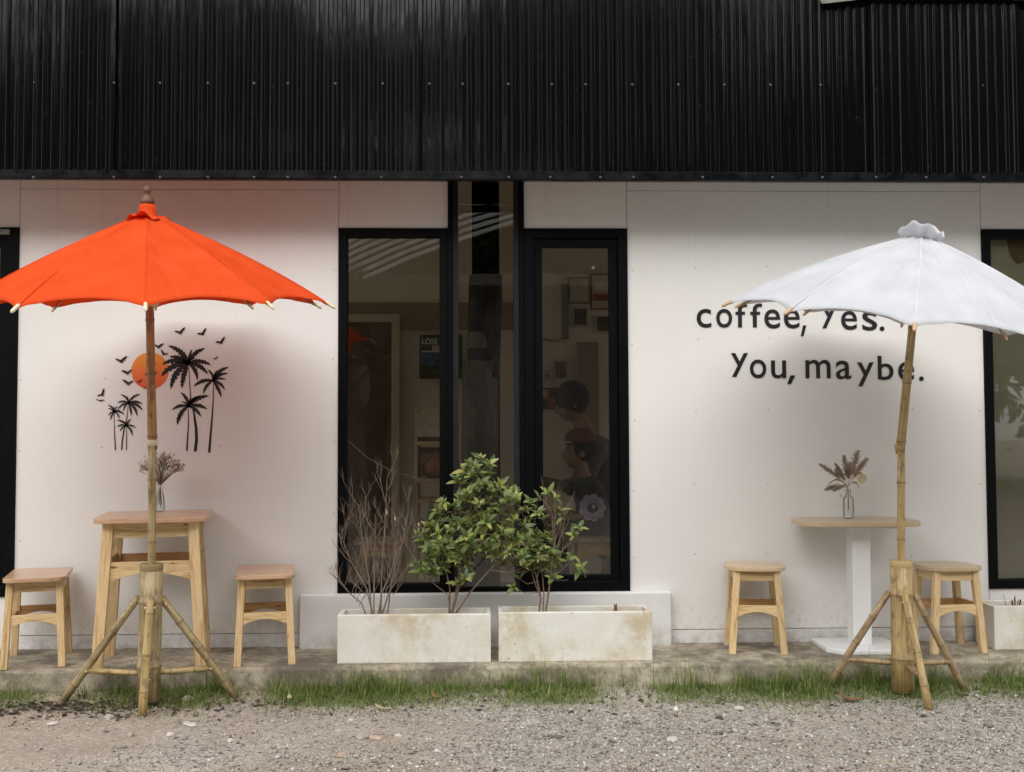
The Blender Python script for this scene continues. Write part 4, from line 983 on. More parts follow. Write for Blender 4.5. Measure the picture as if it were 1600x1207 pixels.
def parasol(label, foot, joint, apex, R, H, mat, polem, tipm, twist, ruffle_up, seed, tilt=None):
    """ten ribbed cloth parasol; axis from joint to apex unless tilt gives the canopy its own axis"""
    r_ = random.Random(seed); t = thing('parasol', (foot.x, foot.y, foot.z), label, 'parasol', 'cloth parasols on bamboo poles'); B_ = Vector(t.location)
    ax = (Vector(tilt) if tilt else (apex-joint)).normalized()
    dn = .015
    o = MB().culm([foot+(foot-joint).normalized()*.12-B_, foot-B_, joint-B_], (.0175, .0185), 14, .27, .22, .03).build('pole', polem[0], None, True); o.parent = t
    MB().culm([joint-(apex-joint).normalized()*.06-B_, apex-(apex-joint).normalized()*.03-B_], (.0215, .0165), 14, .26, .06, .03).build('pole', polem[1], None, True).parent = t
    MB().lathe([(.0185, -.004), (.0235, 0), (.0242, .02), (.0235, .024), (.02, .026)], joint-B_-ax*.04, 16, joint-foot).build('sleeve', polem[2], None, True).parent = t
    f = Vector((0, -1, 0)); f = (f-ax*f.dot(ax)).normalized(); s_ = f.cross(ax) * -1
    if s_.x < 0: s_ = -s_
    NR = 10; ang = [math.radians(twist+36*k) for k in range(NR)]
    def prof(q):                # distance below the apex at relative radius q
        return H*(.70*q+.30*q**2.3) if ruffle_up else H*(.86*q+.14*q**3.2)
    r0 = .075
    ptip = []
    def ribp(k, q): a = ang[k % NR]; rr = r0*0+R*q; return apex - ax*prof(q) + (f*math.cos(a)+s_*math.sin(a))*rr
    # cloth
    mb = MB(); NS, NTt = 22, 14; q0 = .055
    idx = {}
    def vert(k, i, j):
        j = j; key = ((k+1) % NR, i, 0) if j == NTt else (k, i, j)
        if key in idx: return idx[key]
        kk = key[0]; tt = key[2]/NTt; q = q0+(1-q0)*i/NS; bulge = 4*tt*(1-tt)
        q2 = q - .066*bulge*(i/NS)**5
        p = ribp(kk, q2).lerp(ribp(kk+1, q2), tt)
        n_ = .5*(f*math.cos(ang[kk]+PI/10)+s_*math.sin(ang[kk]+PI/10))+ax*.87
        sag = .010*bulge*math.sin(PI*min(1, q*1.0))**.8
        wr = .0085*(abs(2*tt-1)**1.5)*q*mnoise.noise((kk*7.7+tt*16, q*2.1, seed*3.3)) + .0022*mnoise.noise((kk*5.1+tt*8, q*4, seed))*q
        puck = .0042*max(0, 1-min(tt, 1-tt)/.16)*math.sin(tt*95+kk*2)*max(0, q-.35)
        p = p - n_*sag + n_*(wr+puck)
        idx[key] = len(mb.v); mb.v.append(p-B_); return idx[key]
    for k in range(NR):
        for i in range(NS):
            for j in range(NTt):
                a = (vert(k, i, j), vert(k, i, j+1), vert(k, i+1, j+1), vert(k, i+1, j))
                q_ = [(q0+(1-q0)*(i+di)/NS, (j+dj)/NTt) for di, dj in ((0, 0), (0, 1), (1, 1), (1, 0))]
                mb.face(a, [((tt-.5)*.6*qq*R+k, qq*R) for qq, tt in q_])
    can = mb.build('canopy', mat, None, True); can.parent = t
    sd = can.modifiers.new('solid', 'SOLIDIFY'); sd.thickness = .0012
    # stitched seams over the ribs
    for k in range(NR):
        se = MB(); se.tube([ribp(k, q)-B_+ax*.0012 for q in np.linspace(q0+.01, .995, 24)], .0022, 5, False); o = se.build('seam', 'seam_white' if ruffle_up else mat, None, True); o.parent = can
    hub1 = apex-ax*.06; hub2 = apex-ax*(H+.0)*.92
    MB().lathe([(.024, -.03), (.034, -.025), (.034, .02), (.024, .025)], hub1-B_, 18, ax).build('hub', tipm, None, True).parent = t
    MB().lathe([(.024, -.03), (.034, -.025), (.034, .02), (.024, .025)], hub2-B_, 18, ax).build('runner', tipm, None, True).parent = t
    for k in range(NR):
        rb = MB().tube([ribp(k, q)-B_-ax*.008 for q in (.06, .3, .5, .7, .85, .985)], [.005, .005, .0048, .0046, .0045, .0045], 6).build('rib', polem[1], None, True); rb.parent = t
        e, e0 = ribp(k, 1.005), ribp(k, .965); d = (e-e0).normalized()
        tp = MB().lathe([(.0062, -.018), (.0085, -.008), (.0072, 0), (.0088, .006), (.0074, .013), (.0085, .020), (.0062, .030), (.002, .036)], e-d*.012-B_, 10, d); 
        tp.build('tip', tipm, rb, True).matrix_parent_inverse = Matrix()
        MB().tube([hub2-B_+(f*math.cos(ang[k])+s_*math.sin(ang[k]))*.03, ribp(k, .52)-B_-ax*.012], .004, 6).build('strut', polem[1], None, True).parent = t
    # ruffle: gathered neck with a flared frill
    rf = MB(); n = 88
    if ruffle_up: rows = [(.060, -.014, 0), (.040, -.002, 0), (.037, .004, 0), (.054, .013, .10), (.076, .026, .17), (.092, .042, .22), (.098, .053, .24)]
    else: rows = [(.098, -.010, .30), (.078, -.002, .26), (.054, .004, .12), (.041, .014, .04), (.038, .045, .02), (.034, .062, .02)]
    for (rr, hh, amp) in rows:
        for k in range(n):
            a = 2*PI*k/n; wv = .8*math.sin(a*3+seed)+.7*math.sin(a*8+seed*2.3)+.3*math.sin(a*13); rad = rr*(1+amp*.20*wv)
            rf.v.append(apex-B_-ax*.030+ax*(hh+amp*.09*math.sin(a*2+seed+.8)+amp*.035*math.sin(a*8+seed))+(f*math.cos(a)+s_*math.sin(a))*rad)
    for i in range(len(rows)-1):
        for k in range(n): k2 = (k+1) % n; rf.face((i*n+k, i*n+k2, (i+1)*n+k2, (i+1)*n+k), [(k*.02, i*.02)]*4)
    o = rf.build('ruffle', mat, None, True); o.parent = t; sd = o.modifiers.new('solid', 'SOLIDIFY'); sd.thickness = .0012
    if ruffle_up:
        MB().lathe([(.041, -.004), (.044, 0), (.041, .006)], apex-B_-ax*.028, 20, ax).build('tie', 'red_thread', None, True).parent = t
        MB().lathe([(.018, 0), (.021, .008), (.019, .018), (.010, .026)], apex-B_-ax*.0+ax*.016, 14, ax).build('finial', tipm, None, True).parent = t
    else:
        MB().lathe([(.030, 0), (.031, .012), (.026, .026), (.015, .036), (.012, .044), (.017, .052), (.019, .062), (.016, .074), (.008, .079)], apex-B_+ax*.034, 16, ax).build('finial', 'finial_brown', None, True).parent = t
    return t
ft = Vector(top1); jt = at(238, 682, Y=-.80); ap = at(231, 331, Y=-.945)
parasol('orange cloth parasol with frilled top above the pine table', ft, jt, ap, .815, .43, 'orange', ('bamboo_g', 'bamboo_r', 'tip'), 'tip', 15, False, 1, tilt=Vector((-.012, -.118, 1)))
ft = Vector(top2); jt = at(1408, 690, Y=-.76); ap = at(1440, 366, Y=-.985)
parasol('white cloth parasol leaning over the white pedestal table', ft, jt, ap, .838, .42, 'white_cloth', ('bamboo', 'bamboo', 'bamboo'), 'tip_b', -19, True, 2, tilt=Vector((.12, -.15, 1)))

# ------------------------------------------------------------------ grass, pebbles, stones, leaves
def grass():
    V, Fc, R_ = [], [], []
    def blade(x, y, h, az, lean, w_, q):
        b = len(V); z0 = gz(x, y)-.006; n = 3; dx, dy = math.cos(az), math.sin(az)
        for i in range(n+1):
            t_ = i/n; off = lean*h*t_*t_; px, py, pz = x+dx*off, y+dy*off, z0+h*(t_-.25*lean*t_*t_)
            ww = w_*(1-t_)**.7*.5
            if i < n: V.append((px-dy*ww, py+dx*ww, pz)); V.append((px+dy*ww, py-dx*ww, pz))
            else: V.append((px, py, pz))
        for i in range(n-1): Fc.append((b+2*i, b+2*i+1, b+2*i+3, b+2*i+2)); R_.append(q)
        Fc.append((b+2*n-2, b+2*n-1, b+2*n)); R_.append(q)
    def dens(x):
        d = .42+1.35*mnoise.noise((x*2.3, 3.3, 0))
        if x < -1.55: d *= .6
        if -1.62 < x < -1.42: d *= .25
        return max(.08, min(1, d+.15))
    rr = random.Random(33); n = 0
    while n < 26000:                                   # low mat
        x = rr.uniform(-2.9, 3.4); y = -.525-abs(rr.gauss(0, .17)); 
        if y < -1.02 or rr.random() > dens(x)*(1 if y > -.8 else .5): continue
        blade(x, y, rr.uniform(.018, .06), rr.uniform(0, 6.28), rr.uniform(.3, 1.4), rr.uniform(.003, .005), rr.random()*.97+.02); n += 1
    for k in range(520):                              # taller tufts
        x = rr.uniform(-2.9, 3.4); y = -.53-abs(rr.gauss(0, .08))
        if rr.random() > dens(x): continue
        H_ = (.06+.15*rr.random()**1.6)*(.7+.5*rr.random())
        for j in range(rr.randint(10, 30)):
            blade(x+rr.gauss(0, .025), y+rr.gauss(0, .018), H_*rr.uniform(.4, 1.15), rr.uniform(0, 6.28), rr.uniform(.1, .9), rr.uniform(.0026, .0048), rr.random()*.88+.02)
    for k in range(70):                               # long weeds standing above the rest
        x = rr.uniform(-2.8, 3.3); y = -.535-abs(rr.gauss(0, .05))
        if rr.random() > dens(x)+.2: continue
        for j in range(rr.randint(1, 4)): blade(x+rr.gauss(0, .012), y+rr.gauss(0, .01), rr.uniform(.12, .21), rr.uniform(0, 6.28), rr.uniform(.15, 1.0), rr.uniform(.003, .0048), rr.random()*.4+.02)
    for k in range(40):
        x = rr.uniform(-2.7, 3.2); y = rr.uniform(-1.05, -.8)
        for j in range(rr.randint(3, 9)): blade(x+rr.gauss(0, .03), y+rr.gauss(0, .02), rr.uniform(.01, .03), rr.uniform(0, 6.28), rr.uniform(.5, 1.6), .003, rr.random()*.97+.02)
    me = bpy.data.meshes.new('grass'); me.from_pydata(V, [], Fc); me.materials.append(M['grass'])
    a = me.attributes.new('rnd', 'FLOAT', 'FACE'); a.data.foreach_set('value', R_)
    tag(obj('grass', me), 'ragged strip of green grass at the foot of the terrace', 'grass', kind='stuff')
grass()
def pebbles():
    n = 70000
    base = np.array([(1, 0, 0), (-1, 0, 0), (0, 1, 0), (0, -1, 0), (0, 0, 1), (0, 0, -1)], float)
    bf = np.array([(4, 0, 2), (4, 2, 1), (4, 1, 3), (4, 3, 0), (5, 2, 0), (5, 1, 2), (5, 3, 1), (5, 0, 3)])
    X = rng.uniform(-2.9, 3.3, n*2); Y = -.62-rng.random(n*2)**.8*1.9
    # compacted soil lane on the left, loose gravel to the right and in front
    nz = np.array([mnoise.noise((x*.9, y*1.6, 7)) for x, y in zip(X, Y)])
    p = np.clip(.42+.20*(X+.1)+.75*nz+.5*np.clip(-1.3-Y, 0, .8), .04, 1)
    p *= np.where(Y > -.86, .45, 1)
    keep = rng.random(n*2) < p; X, Y = X[keep][:n], Y[keep][:n]; n = len(X)
    size = .0028+.0062*rng.random(n)**3; big = rng.random(n) < .012; size[big] *= rng.uniform(1.6, 3.0, big.sum())
    sc = np.stack([size*rng.uniform(.8, 1.5, n), size*rng.uniform(.7, 1.3, n), size*rng.uniform(.45, .9, n)], 1)
    th = rng.uniform(0, 2*PI, n); c, s_ = np.cos(th), np.sin(th)
    v = base[None]*sc[:, None]*rng.uniform(.65, 1.25, (n, 6, 1)) + rng.normal(0, .18, (n, 6, 3))*size[:, None, None]
    vx = v[..., 0]*c[:, None]-v[..., 1]*s_[:, None]; vy = v[..., 0]*s_[:, None]+v[..., 1]*c[:, None]
    Z = np.array([gz(x, y) for x, y in zip(X, Y)])+size*.25
    V = np.stack([vx+X[:, None], vy+Y[:, None], v[..., 2]+Z[:, None]], -1).reshape(-1, 3)
    Fi = (bf[None]+(np.arange(n)*6)[:, None, None]).reshape(-1, 3)
    me = bpy.data.meshes.new('pebbles'); me.vertices.add(len(V)); me.vertices.foreach_set('co', V.ravel())
    me.loops.add(Fi.size); me.loops.foreach_set('vertex_index', Fi.ravel()); me.polygons.add(len(Fi))
    me.polygons.foreach_set('loop_start', np.arange(0, Fi.size, 3)); me.polygons.foreach_set('loop_total', np.full(len(Fi), 3))
    me.update(calc_edges=True); me.materials.append(M['pebble'])
    q = np.clip(rng.beta(1.7, 1.35, n)*.95+np.where(rng.random(n) < .05, .25, 0), 0, 1)
    a = me.attributes.new('rnd', 'FLOAT', 'FACE'); a.data.foreach_set('value', np.repeat(q, 8))
    tag(obj('gravel', me), 'loose grey and white gravel scattered over the ground', 'gravel', kind='stuff')
pebbles()
def litter():
    rr = random.Random(5); mb = MB()
    for k in range(1500):
        if k < 900: x, y = rr.gauss(-1.9, .45), -.66-abs(rr.gauss(0, .13))
        else: x, y = rr.uniform(-2.9, 3.3), -.58-abs(rr.gauss(0, .2))
        z = gz(x, y)+.002; a = rr.uniform(0, 6.28); L = rr.uniform(.006, .022); w_ = L*rr.uniform(.2, .6); u = Vector((math.cos(a), math.sin(a), rr.uniform(-.1, .35))); s_ = Vector((-u.y, u.x, rr.uniform(-.4, .4)))
        c = Vector((x, y, z+.003)); b = len(mb.v); mb.v += [c-u*L, c+s_*w_+Vector((0, 0, .002)), c+u*L, c-s_*w_]; mb.face((b, b+1, b+2, b+3))
    tag(mb.build('leaf_litter', 'debris'), 'dark shredded leaf litter along the terrace foot', 'leaf litter', kind='stuff')
litter()
def stone(px, py, r_, mat, label, seed, fl_=.7, asp=1.3):
    p = at(px, py, Z=.012); p.z = gz(p.x, p.y)
    bm = bmesh.new(); bmesh.ops.create_icosphere(bm, subdivisions=2, radius=1)
    for v_ in bm.verts:
        k = 1+.28*mnoise.noise(v_.co*1.3+Vector((seed*3.7, 0, 0)))+.10*mnoise.noise(v_.co*3+Vector((seed, 5, 0)))
        v_.co = Vector((v_.co.x*r_*asp*k, v_.co.y*r_*k, v_.co.z*r_*fl_*k))
    me = bpy.data.meshes.new('stone'); bm.to_mesh(me); bm.free(); me.materials.append(M[mat])
    o = obj('stone', me); o.location = (p.x, p.y, p.z+r_*fl_*.45); o.rotation_euler.z = seed*1.3; tag(o, label, 'stone', 'larger stones lying on the gravel')
for i, a in enumerate([(566, 1151, .026, 'stone_grey', 'grey stone touching a pink stone on the dirt', .62, 1.2), (587, 1153, .02, 'stone_pink', 'flat pink stone beside a grey stone on the dirt', .45, 1.7),
          (534, 1180, .018, 'stone_pink', 'small pink stone in front of the grey and pink pair', .7, 1.1), (204, 1145, .016, 'stone_grey', 'rounded grey stone before the front foot of the olive stand', .85, 1.0),
          (266, 1143, .016, 'stone_white', 'pale stone right of the olive stand front foot', .7, 1.2), (360, 1154, .014, 'stone_white', 'small white stone on the dirt, right of the olive stand', .7, 1.2),
          (171, 1117, .019, 'stone_grey', 'grey stone left of the olive stand front foot', .7, 1.2), (82, 1126, .02, 'stone_white', 'flat white stone at the left edge of the litter', .4, 1.6),
          (297, 1127, .024, 'stone_white', 'flat white chip between the olive stand and the grass', .25, 1.9), (293, 1094, .024, 'stone_grey', 'dark grey stone in the grass behind the olive stand', .7, 1.1),
          (687, 1129, .018, 'stone_grey', 'grey stone on bare dirt below the left planter', .6, 1.3), (1155, 1105, .02, 'stone_white', 'pale stone at the grass edge below the pale stool', .6, 1.2),
          (1050, 1153, .022, 'stone_white', 'flat white stone lying in open gravel', .35, 1.7), (622, 1149, .014, 'stone_white', 'little white stone right of the pink stone', .5, 1.5), (548, 1124, .013, 'stone_white', 'little pale stone behind the grey and pink pair', .6, 1.1)]):
    stone(a[0], a[1], a[2], a[3], a[4], i+1, a[5], a[6])
def fallen(px, py, L, W, mat, label, rz, curl):
    p = at(px, py, Z=.02); mb = MB(); n = 8
    for i in range(n+1):
        t_ = i/n; w_ = W*math.sin(PI*min(1, t_*.96+.02))**.8*.5; y = (t_-.5)*L; z = .004+curl*(2*t_-1)**2
        mb.v += [Vector((-w_, y, z+curl*.5)), Vector((0, y, z)), Vector((w_, y, z+curl*.7))]
    for i in range(n): b = 3*i; mb.face((b, b+1, b+4, b+3)); mb.face((b+1, b+2, b+5, b+4))
    o = mb.build('fallen_leaf', mat, None, True); o.location = (p.x, p.y, gz(p.x, p.y)+.008); o.rotation_euler = (.18, .12, rz); sd = o.modifiers.new('s', 'SOLIDIFY'); sd.thickness = .001
    tag(o, label, 'leaf', 'fallen leaves at the grass edge')
fallen(1328, 1092, .095, .045, 'dry_leaf', 'large curled brown leaf in the grass left of the straw bamboo post', 1.25, .014)
fallen(597, 1106, .075, .024, 'dry_tan', 'long tan leaf at the grass edge under the left planter', 1.35, .01)
fallen(452, 1092, .04, .022, 'dry_tan', 'small upturned tan leaf in the grass below the plinth corner', .4, .012)
fallen(680, 1090, .055, .03, 'dry_leaf', 'curled tan brown leaf in the grass between the two long planters', 1.0, .012)

# ------------------------------------------------------------------ inside the cafe
def flatbox(name, px0, py0, px1, py1, Y, th, mat, parent=None, bev=.0):
    a, b2 = at(px0, py1, Y=Y), at(px1, py0, Y=Y)
    return MB().box(a.x, b2.x, Y, Y+th, a.z, b2.z).build(name, mat, parent, bevel=bev)
def framed(px0, py0, px1, py1, Y, mat, label, border='paper_dark', extra=()):
    a, b2 = at(px0, py1, Y=Y), at(px1, py0, Y=Y); t = thing('wall_poster', ((a.x+b2.x)/2, Y, a.z), label, 'poster', 'posters inside the cafe')
    def bx(n_, x0, x1, z0, z1, y0, y1, m): o = MB().box(x0-t.location.x, x1-t.location.x, y0, y1, z0-t.location.z, z1-t.location.z).build(n_, m, None); o.parent = t; return o
    f_ = .012
    bx('backing', a.x, b2.x, a.z, b2.z, .012, .022, border); bx('print', a.x+f_, b2.x-f_, a.z+f_, b2.z-f_, .008, .0118, mat)
    W, H_ = b2.x-a.x, b2.z-a.z
    for (n_, u0, u1, v0, v1, m) in extra: bx(n_, a.x+W*u0, a.x+W*u1, a.z+H_*v0, a.z+H_*v1, .005, .0078, m)
    return t, a, b2
YB = DB-.06
lp, a, b2 = framed(655, 523, 722, 592, YB, 'paper_dark', 'dark poster reading LOSE seen through the left pane', 'paper_dark', (('band', .04, .96, .32, .58, 'paper_blue'), ('streak', .06, .9, .60, .63, 'white_ink'), ('shape', .3, .8, .62, .76, 'paper')))
cu = bpy.data.curves.new('title', 'FONT'); cu.body = 'LOSE'; cu.extrude = .02; cu.offset = .03; cu.align_x = 'LEFT'
tmp = bpy.data.objects.new('title', cu); COL.objects.link(tmp)
me = bpy.data.meshes.new_from_object(tmp.evaluated_get(bpy.context.evaluated_depsgraph_get())); bpy.data.objects.remove(tmp)
co = np.empty(len(me.vertices)*3); me.vertices.foreach_get('co', co); co = co.reshape(-1, 3); mn, mx_ = co.min(0), co.max(0); s_ = (co-mn)/(mx_-mn)
q0, q1 = at(659, 538, Y=YB), at(684, 529, Y=YB)
co2 = np.stack([q0.x+s_[:, 0]*(q1.x-q0.x)-lp.location.x, .0072-.0015*s_[:, 2], q0.z+s_[:, 1]*(q1.z-q0.z)-lp.location.z], 1)
me.vertices.foreach_set('co', co2.ravel()); me.materials.clear(); me.materials.append(M['white_ink']); me.update(); obj('title', me).parent = lp
# white board wall at the right and what hangs on it
YW = 1.75
MB().box(at(838, 500, Y=YW).x, 2.19, YW+.03, YW+.08, .12, 2.955).build('partition', 'in_wall', cafe)
framed(888, 433, 922, 474, YW, 'paper', 'pale print high on the partition, upper left of the group', 'in_dark')
framed(923, 428, 962, 484, YW, 'paper', 'red and cream print, upper right of the group on the partition', 'paper_red', (('band', .1, .9, .25, .45, 'paper_red'), ('band', .15, .7, .55, .75, 'white_ink')))
framed(895, 480, 919, 510, YW, 'paper_dark', 'small dark photograph print under the pale print', 'paper')
framed(931, 492, 962, 520, YW, 'paper_dark', 'black framed photograph under the red and cream print', 'paper')
framed(866, 563, 887, 593, YW-.02, 'paper_dark', 'little dark framed picture above the seated adult', 'paper')
framed(848, 577, 861, 599, YW, 'paper', 'tiny cream card beside the little dark picture', 'cream', (('mark', .35, .65, .4, .65, 'paper_dark'),))
framed(842, 606, 872, 640, YW, 'paper_red', 'dark red collage poster behind the seated adult', 'paper_dark', (('photo', .1, .45, .55, .9, 'paper'), ('photo', .55, .9, .55, .9, 'paper_dark'), ('photo', .1, .45, .1, .45, 'paper_dark')))
o = flatbox('wall_panel_dark', 878, 445, 888, 530, YW, .02, 'paper_dark'); tag(o, 'narrow black board leaning on the partition left of the prints', 'board')
o = flatbox('cabinet_side', 903, 535, 935, 760, YW-.06, .05, 'in_dark'); tag(o, 'brown tall cabinet side behind the seated adult', 'cabinet')
br = MB(); pts = [at(838, 534, Y=YW), at(855, 531, Y=YW), at(868, 533, Y=YW), at(878, 531, Y=YW), at(884, 539, Y=YW)]; br.tube(pts, [.006, .005, .005, .004, .002], 6)
for i in range(8):
    q = pts[0].lerp(pts[3], i/8); br.tube([q, q+Vector((.03, 0, random.uniform(-.03, .03)))], [.003, .001], 4, False)
tag(br.build('dry_branch', 'dry_stem'), 'thin dark dry branch fixed across the partition', 'branch')

# wrapped column behind the tall glazed bay
YC_ = .55
wc = thing('wrapped_column', (at(760, 900, Y=YC_).x, YC_, .12), 'column wrapped in black and grey plastic sheeting behind the tall glazed bay', 'column')
def wrap(name, pxl, pxr, py0, py1, depth, mat, amp, n=18, m=22):
    mb = MB(); L = wc.location
    for j in range(m+1):
        v_ = j/m; y = py0+(py1-py0)*v_
        for i in range(n+1):
            u = i/n; q = at(pxl(v_)+(pxr(v_)-pxl(v_))*u, y, Y=YC_)
            ed = math.sin(PI*u)**.4; dz = amp*mnoise.noise((u*5, v_*9, depth*30))+.5*amp*mnoise.noise((u*14, v_*20, 3))
            mb.v.append(Vector((q.x-L.x, -depth*ed+dz, q.z-L.z)))
    for j in range(m):
        for i in range(n): a = j*(n+1)+i; mb.face((a, a+n+1, a+n+2, a+1))
    o = mb.build(name, mat, None, True); o.parent = wc; sd = o.modifiers.new('s', 'SOLIDIFY'); sd.thickness = .004
qa, qb = at(737, 300, Y=YC_), at(780, 300, Y=YC_)
MB().box(qa.x-wc.location.x, qb.x-wc.location.x, .0, .16, 0, 2.83).build('shaft', 'frame', None, bevel=.004).parent = wc
wrap('black_sheet', lambda v: 733-4*v, lambda v: 785-4*v, 430, 590, .05, 'plastic', .018)
wrap('grey_sheet', lambda v: 722-2*v, lambda v: 778+4*v, 565, 918, .07, 'plastic_grey', .016)
wrap('shiny_patch', lambda v: 730, lambda v: 766, 520, 545, .062, 'plastic_grey', .012, 10, 8)

# inside stools
GI = 'stools inside the cafe'
def in_stool(px, py_top, py_foot, Y, label, w_=.27):
    p = at(px, py_foot, Y=Y); h = at(px, py_top, Y=Y).z-.12
    t = thing('stool', (p.x, Y, .119), label, 'stool', GI)
    four_leg(t, w_*.62, .20, w_*.82, .24, h-.022, .036, h-.022-.07, .068, .10, .07, .03, .2)
    top_board(t, rrect(w_, .27, .02, .02), h-.022, .022, 'top_pale', 'seat')
in_stool(598, 842, 905, .22, 'pine stool indoors behind the dead shrub', .30)
in_stool(932, 838, 892, .22, 'pine stool indoors under the seated child', .30)

# side shelf with a bag and lidded things, seen at the right of the left pane
sh = thing('shelf_unit', (at(672, 900, Y=1.3).x, 1.3, .12), 'small wooden shelf unit indoors beside the left pane edge', 'shelf')
ox = sh.location.x
def sb(n_, px0, py0, px1, py1, d0, d1, m):
    a, b2 = at(px0, py1, Y=1.3), at(px1, py0, Y=1.3); o = MB().box(a.x-ox, b2.x-ox, d0, d1, a.z-.12, b2.z-.12).build(n_, m, None, bevel=.003); o.parent = sh
for y in (690, 748, 780): sb('board', 650, y, 712, y+7, 0, .3, 'top_pale')
for x in (648, 712): sb('upright', x, 640, x+5, 905, .001, .299, 'pine')
sb('back', 653, 645, 712, 690, .28, .296, 'in_dark'); sb('crate', 655, 700, 690, 745, .08, .25, 'in_dark')
bag = at(680, 748, Y=1.36); b_o = MB().lathe([(.05, 0), (.075, .03), (.08, .07), (.06, .11), (.03, .135), (.035, .155), (.02, .16)], (0, 0, 0), 18).build('cloth_bag', plain('rust_bag', (.30, .15, .09), .9, .2, 12), None, True)
b_o.location = (bag.x, 1.36, at(680, 747, Y=1.3).z+.0); tag(b_o, 'rust coloured gathered cloth bag on the indoor shelf', 'bag')
pan = flatbox('notice_board', 652, 645, 690, 683, 1.27, .012, 'paper'); tag(pan, 'grey notice board on the indoor shelf back', 'board')
# cord sagging behind the left pane
cp = [at(543, 688, Y=.10), at(575, 716, Y=.12), at(610, 735, Y=.14), at(650, 747, Y=.16), at(674, 751, Y=.18)]
tag(MB().tube(cp, .0024, 6).build('cord', 'white_ink', None, True), 'thin pale cord sagging across the left pane', 'cord')
# potted plant behind the left pane edge
pl = thing('house_plant', (at(688, 900, Y=.5).x, .5, .12), 'variegated house plant indoors behind the leafy shrub', 'plant')
MB().lathe([(.07, 0), (.10, .16), (.105, .18), (.095, .18)], (0, 0, 0), 18).build('pot', 'in_dark', None, True).parent = pl
for ex, ey, dy, W in ((658, 808, -.1, .07), (690, 770, .0, .08), (705, 790, -.05, .08), (672, 780, .05, .07)):
    e = at(ex, ey, Y=.5+dy)-Vector(pl.location); b0 = Vector((0, 0, .17)); m_ = b0.lerp(e, .5)+Vector((0, 0, .06)); lf = MB(); n = 8; sd_ = (e-b0).cross(Vector((0, 1, .4))).normalized()
    for i in range(n+1):
        t_ = i/n; p = b0.lerp(m_, t_).lerp(m_.lerp(e, t_), t_); w_ = W*.5*math.sin(PI*max(0, (t_-.35)/.65))**.8 if t_ > .35 else .003
        lf.v += [p-sd_*w_, p+Vector((0, -.008, -.004)), p+sd_*w_]
    for i in range(n): b = 3*i; lf.face((b, b+1, b+4, b+3)); lf.face((b+1, b+2, b+5, b+4))
    lf.build('leaf', 'leaf', None, True).parent = pl

# ---- people behind the right casement
def limb(mb, pts, rads, n=12):
    mb.tube(pts, rads, n)
    for p, r_ in zip(pts, rads): mb.ball(p, r_, 12, 8)
def remesh(mb, name, mat, parent, voxel, sm=6):
    o = mb.build(name, mat, None, True); o.parent = parent
    r_ = o.modifiers.new('remesh', 'REMESH'); r_.mode = 'VOXEL'; r_.voxel_size = voxel; r_.use_smooth_shade = True
    s2 = o.modifiers.new('smooth', 'SMOOTH'); s2.iterations = sm; s2.factor = .5
    return o
def head(mb, c, s_, face=-1, nod=0.0):
    """profile facing -x; c = centre of the skull, s_ = head height"""
    def P(x, z, y=0): x, z = x*math.cos(nod)-z*math.sin(nod), x*math.sin(nod)+z*math.cos(nod); return c+Vector((x*s_*(-face)*-1 if False else x*s_, y*s_, z*s_))
    mb.ball(P(.02, .10), (.40*s_, .33*s_, .40*s_), 20, 14); mb.ball(P(-.12, -.12), (.26*s_, .26*s_, .33*s_), 18, 12)
    mb.ball(P(-.22, -.32), (.13*s_, .16*s_, .12*s_), 14, 10); mb.tube([P(-.36, .08), P(-.46, -.10)], [.035*s_, .065*s_], 10); mb.ball(P(-.45, -.11), .062*s_, 10, 8)
    mb.ball(P(-.36, -.22), (.06*s_, .11*s_, .03*s_), 10, 8); mb.ball(P(-.35, -.27), (.055*s_, .09*s_, .028*s_), 10, 8); mb.ball(P(-.34, .10), (.06*s_, .22*s_, .035*s_), 12, 8)
    for sy in (-1, 1): mb.ball(P(.06, -.06, sy*.33), (.07*s_, .035*s_, .11*s_), 12, 9)
    limb(mb, [P(.04, -.25), P(.10, -.62)], [.17*s_, .19*s_])
    return P
def hand(mb, w, d, s_):
    d = d.normalized(); sd_ = d.cross(Vector((0, 0, 1))).normalized(); mb.ball(w+d*.035*s_, (.035*s_, .03*s_, .02*s_), 10, 8)
    for k, L in enumerate((.055, .065, .062, .05)):
        o_ = sd_*(k-1.5)*.016*s_; b0 = w+d*.06*s_+o_; mb.tube([b0, b0+d*L*.5*s_, b0+d*L*.85*s_+Vector((0, 0, -.02*s_))], [.009*s_, .008*s_, .007*s_], 7)
    b0 = w+d*.02*s_-sd_*.03*s_; mb.tube([b0, b0+(d-sd_*.8).normalized()*.05*s_], [.010*s_, .008*s_], 7)
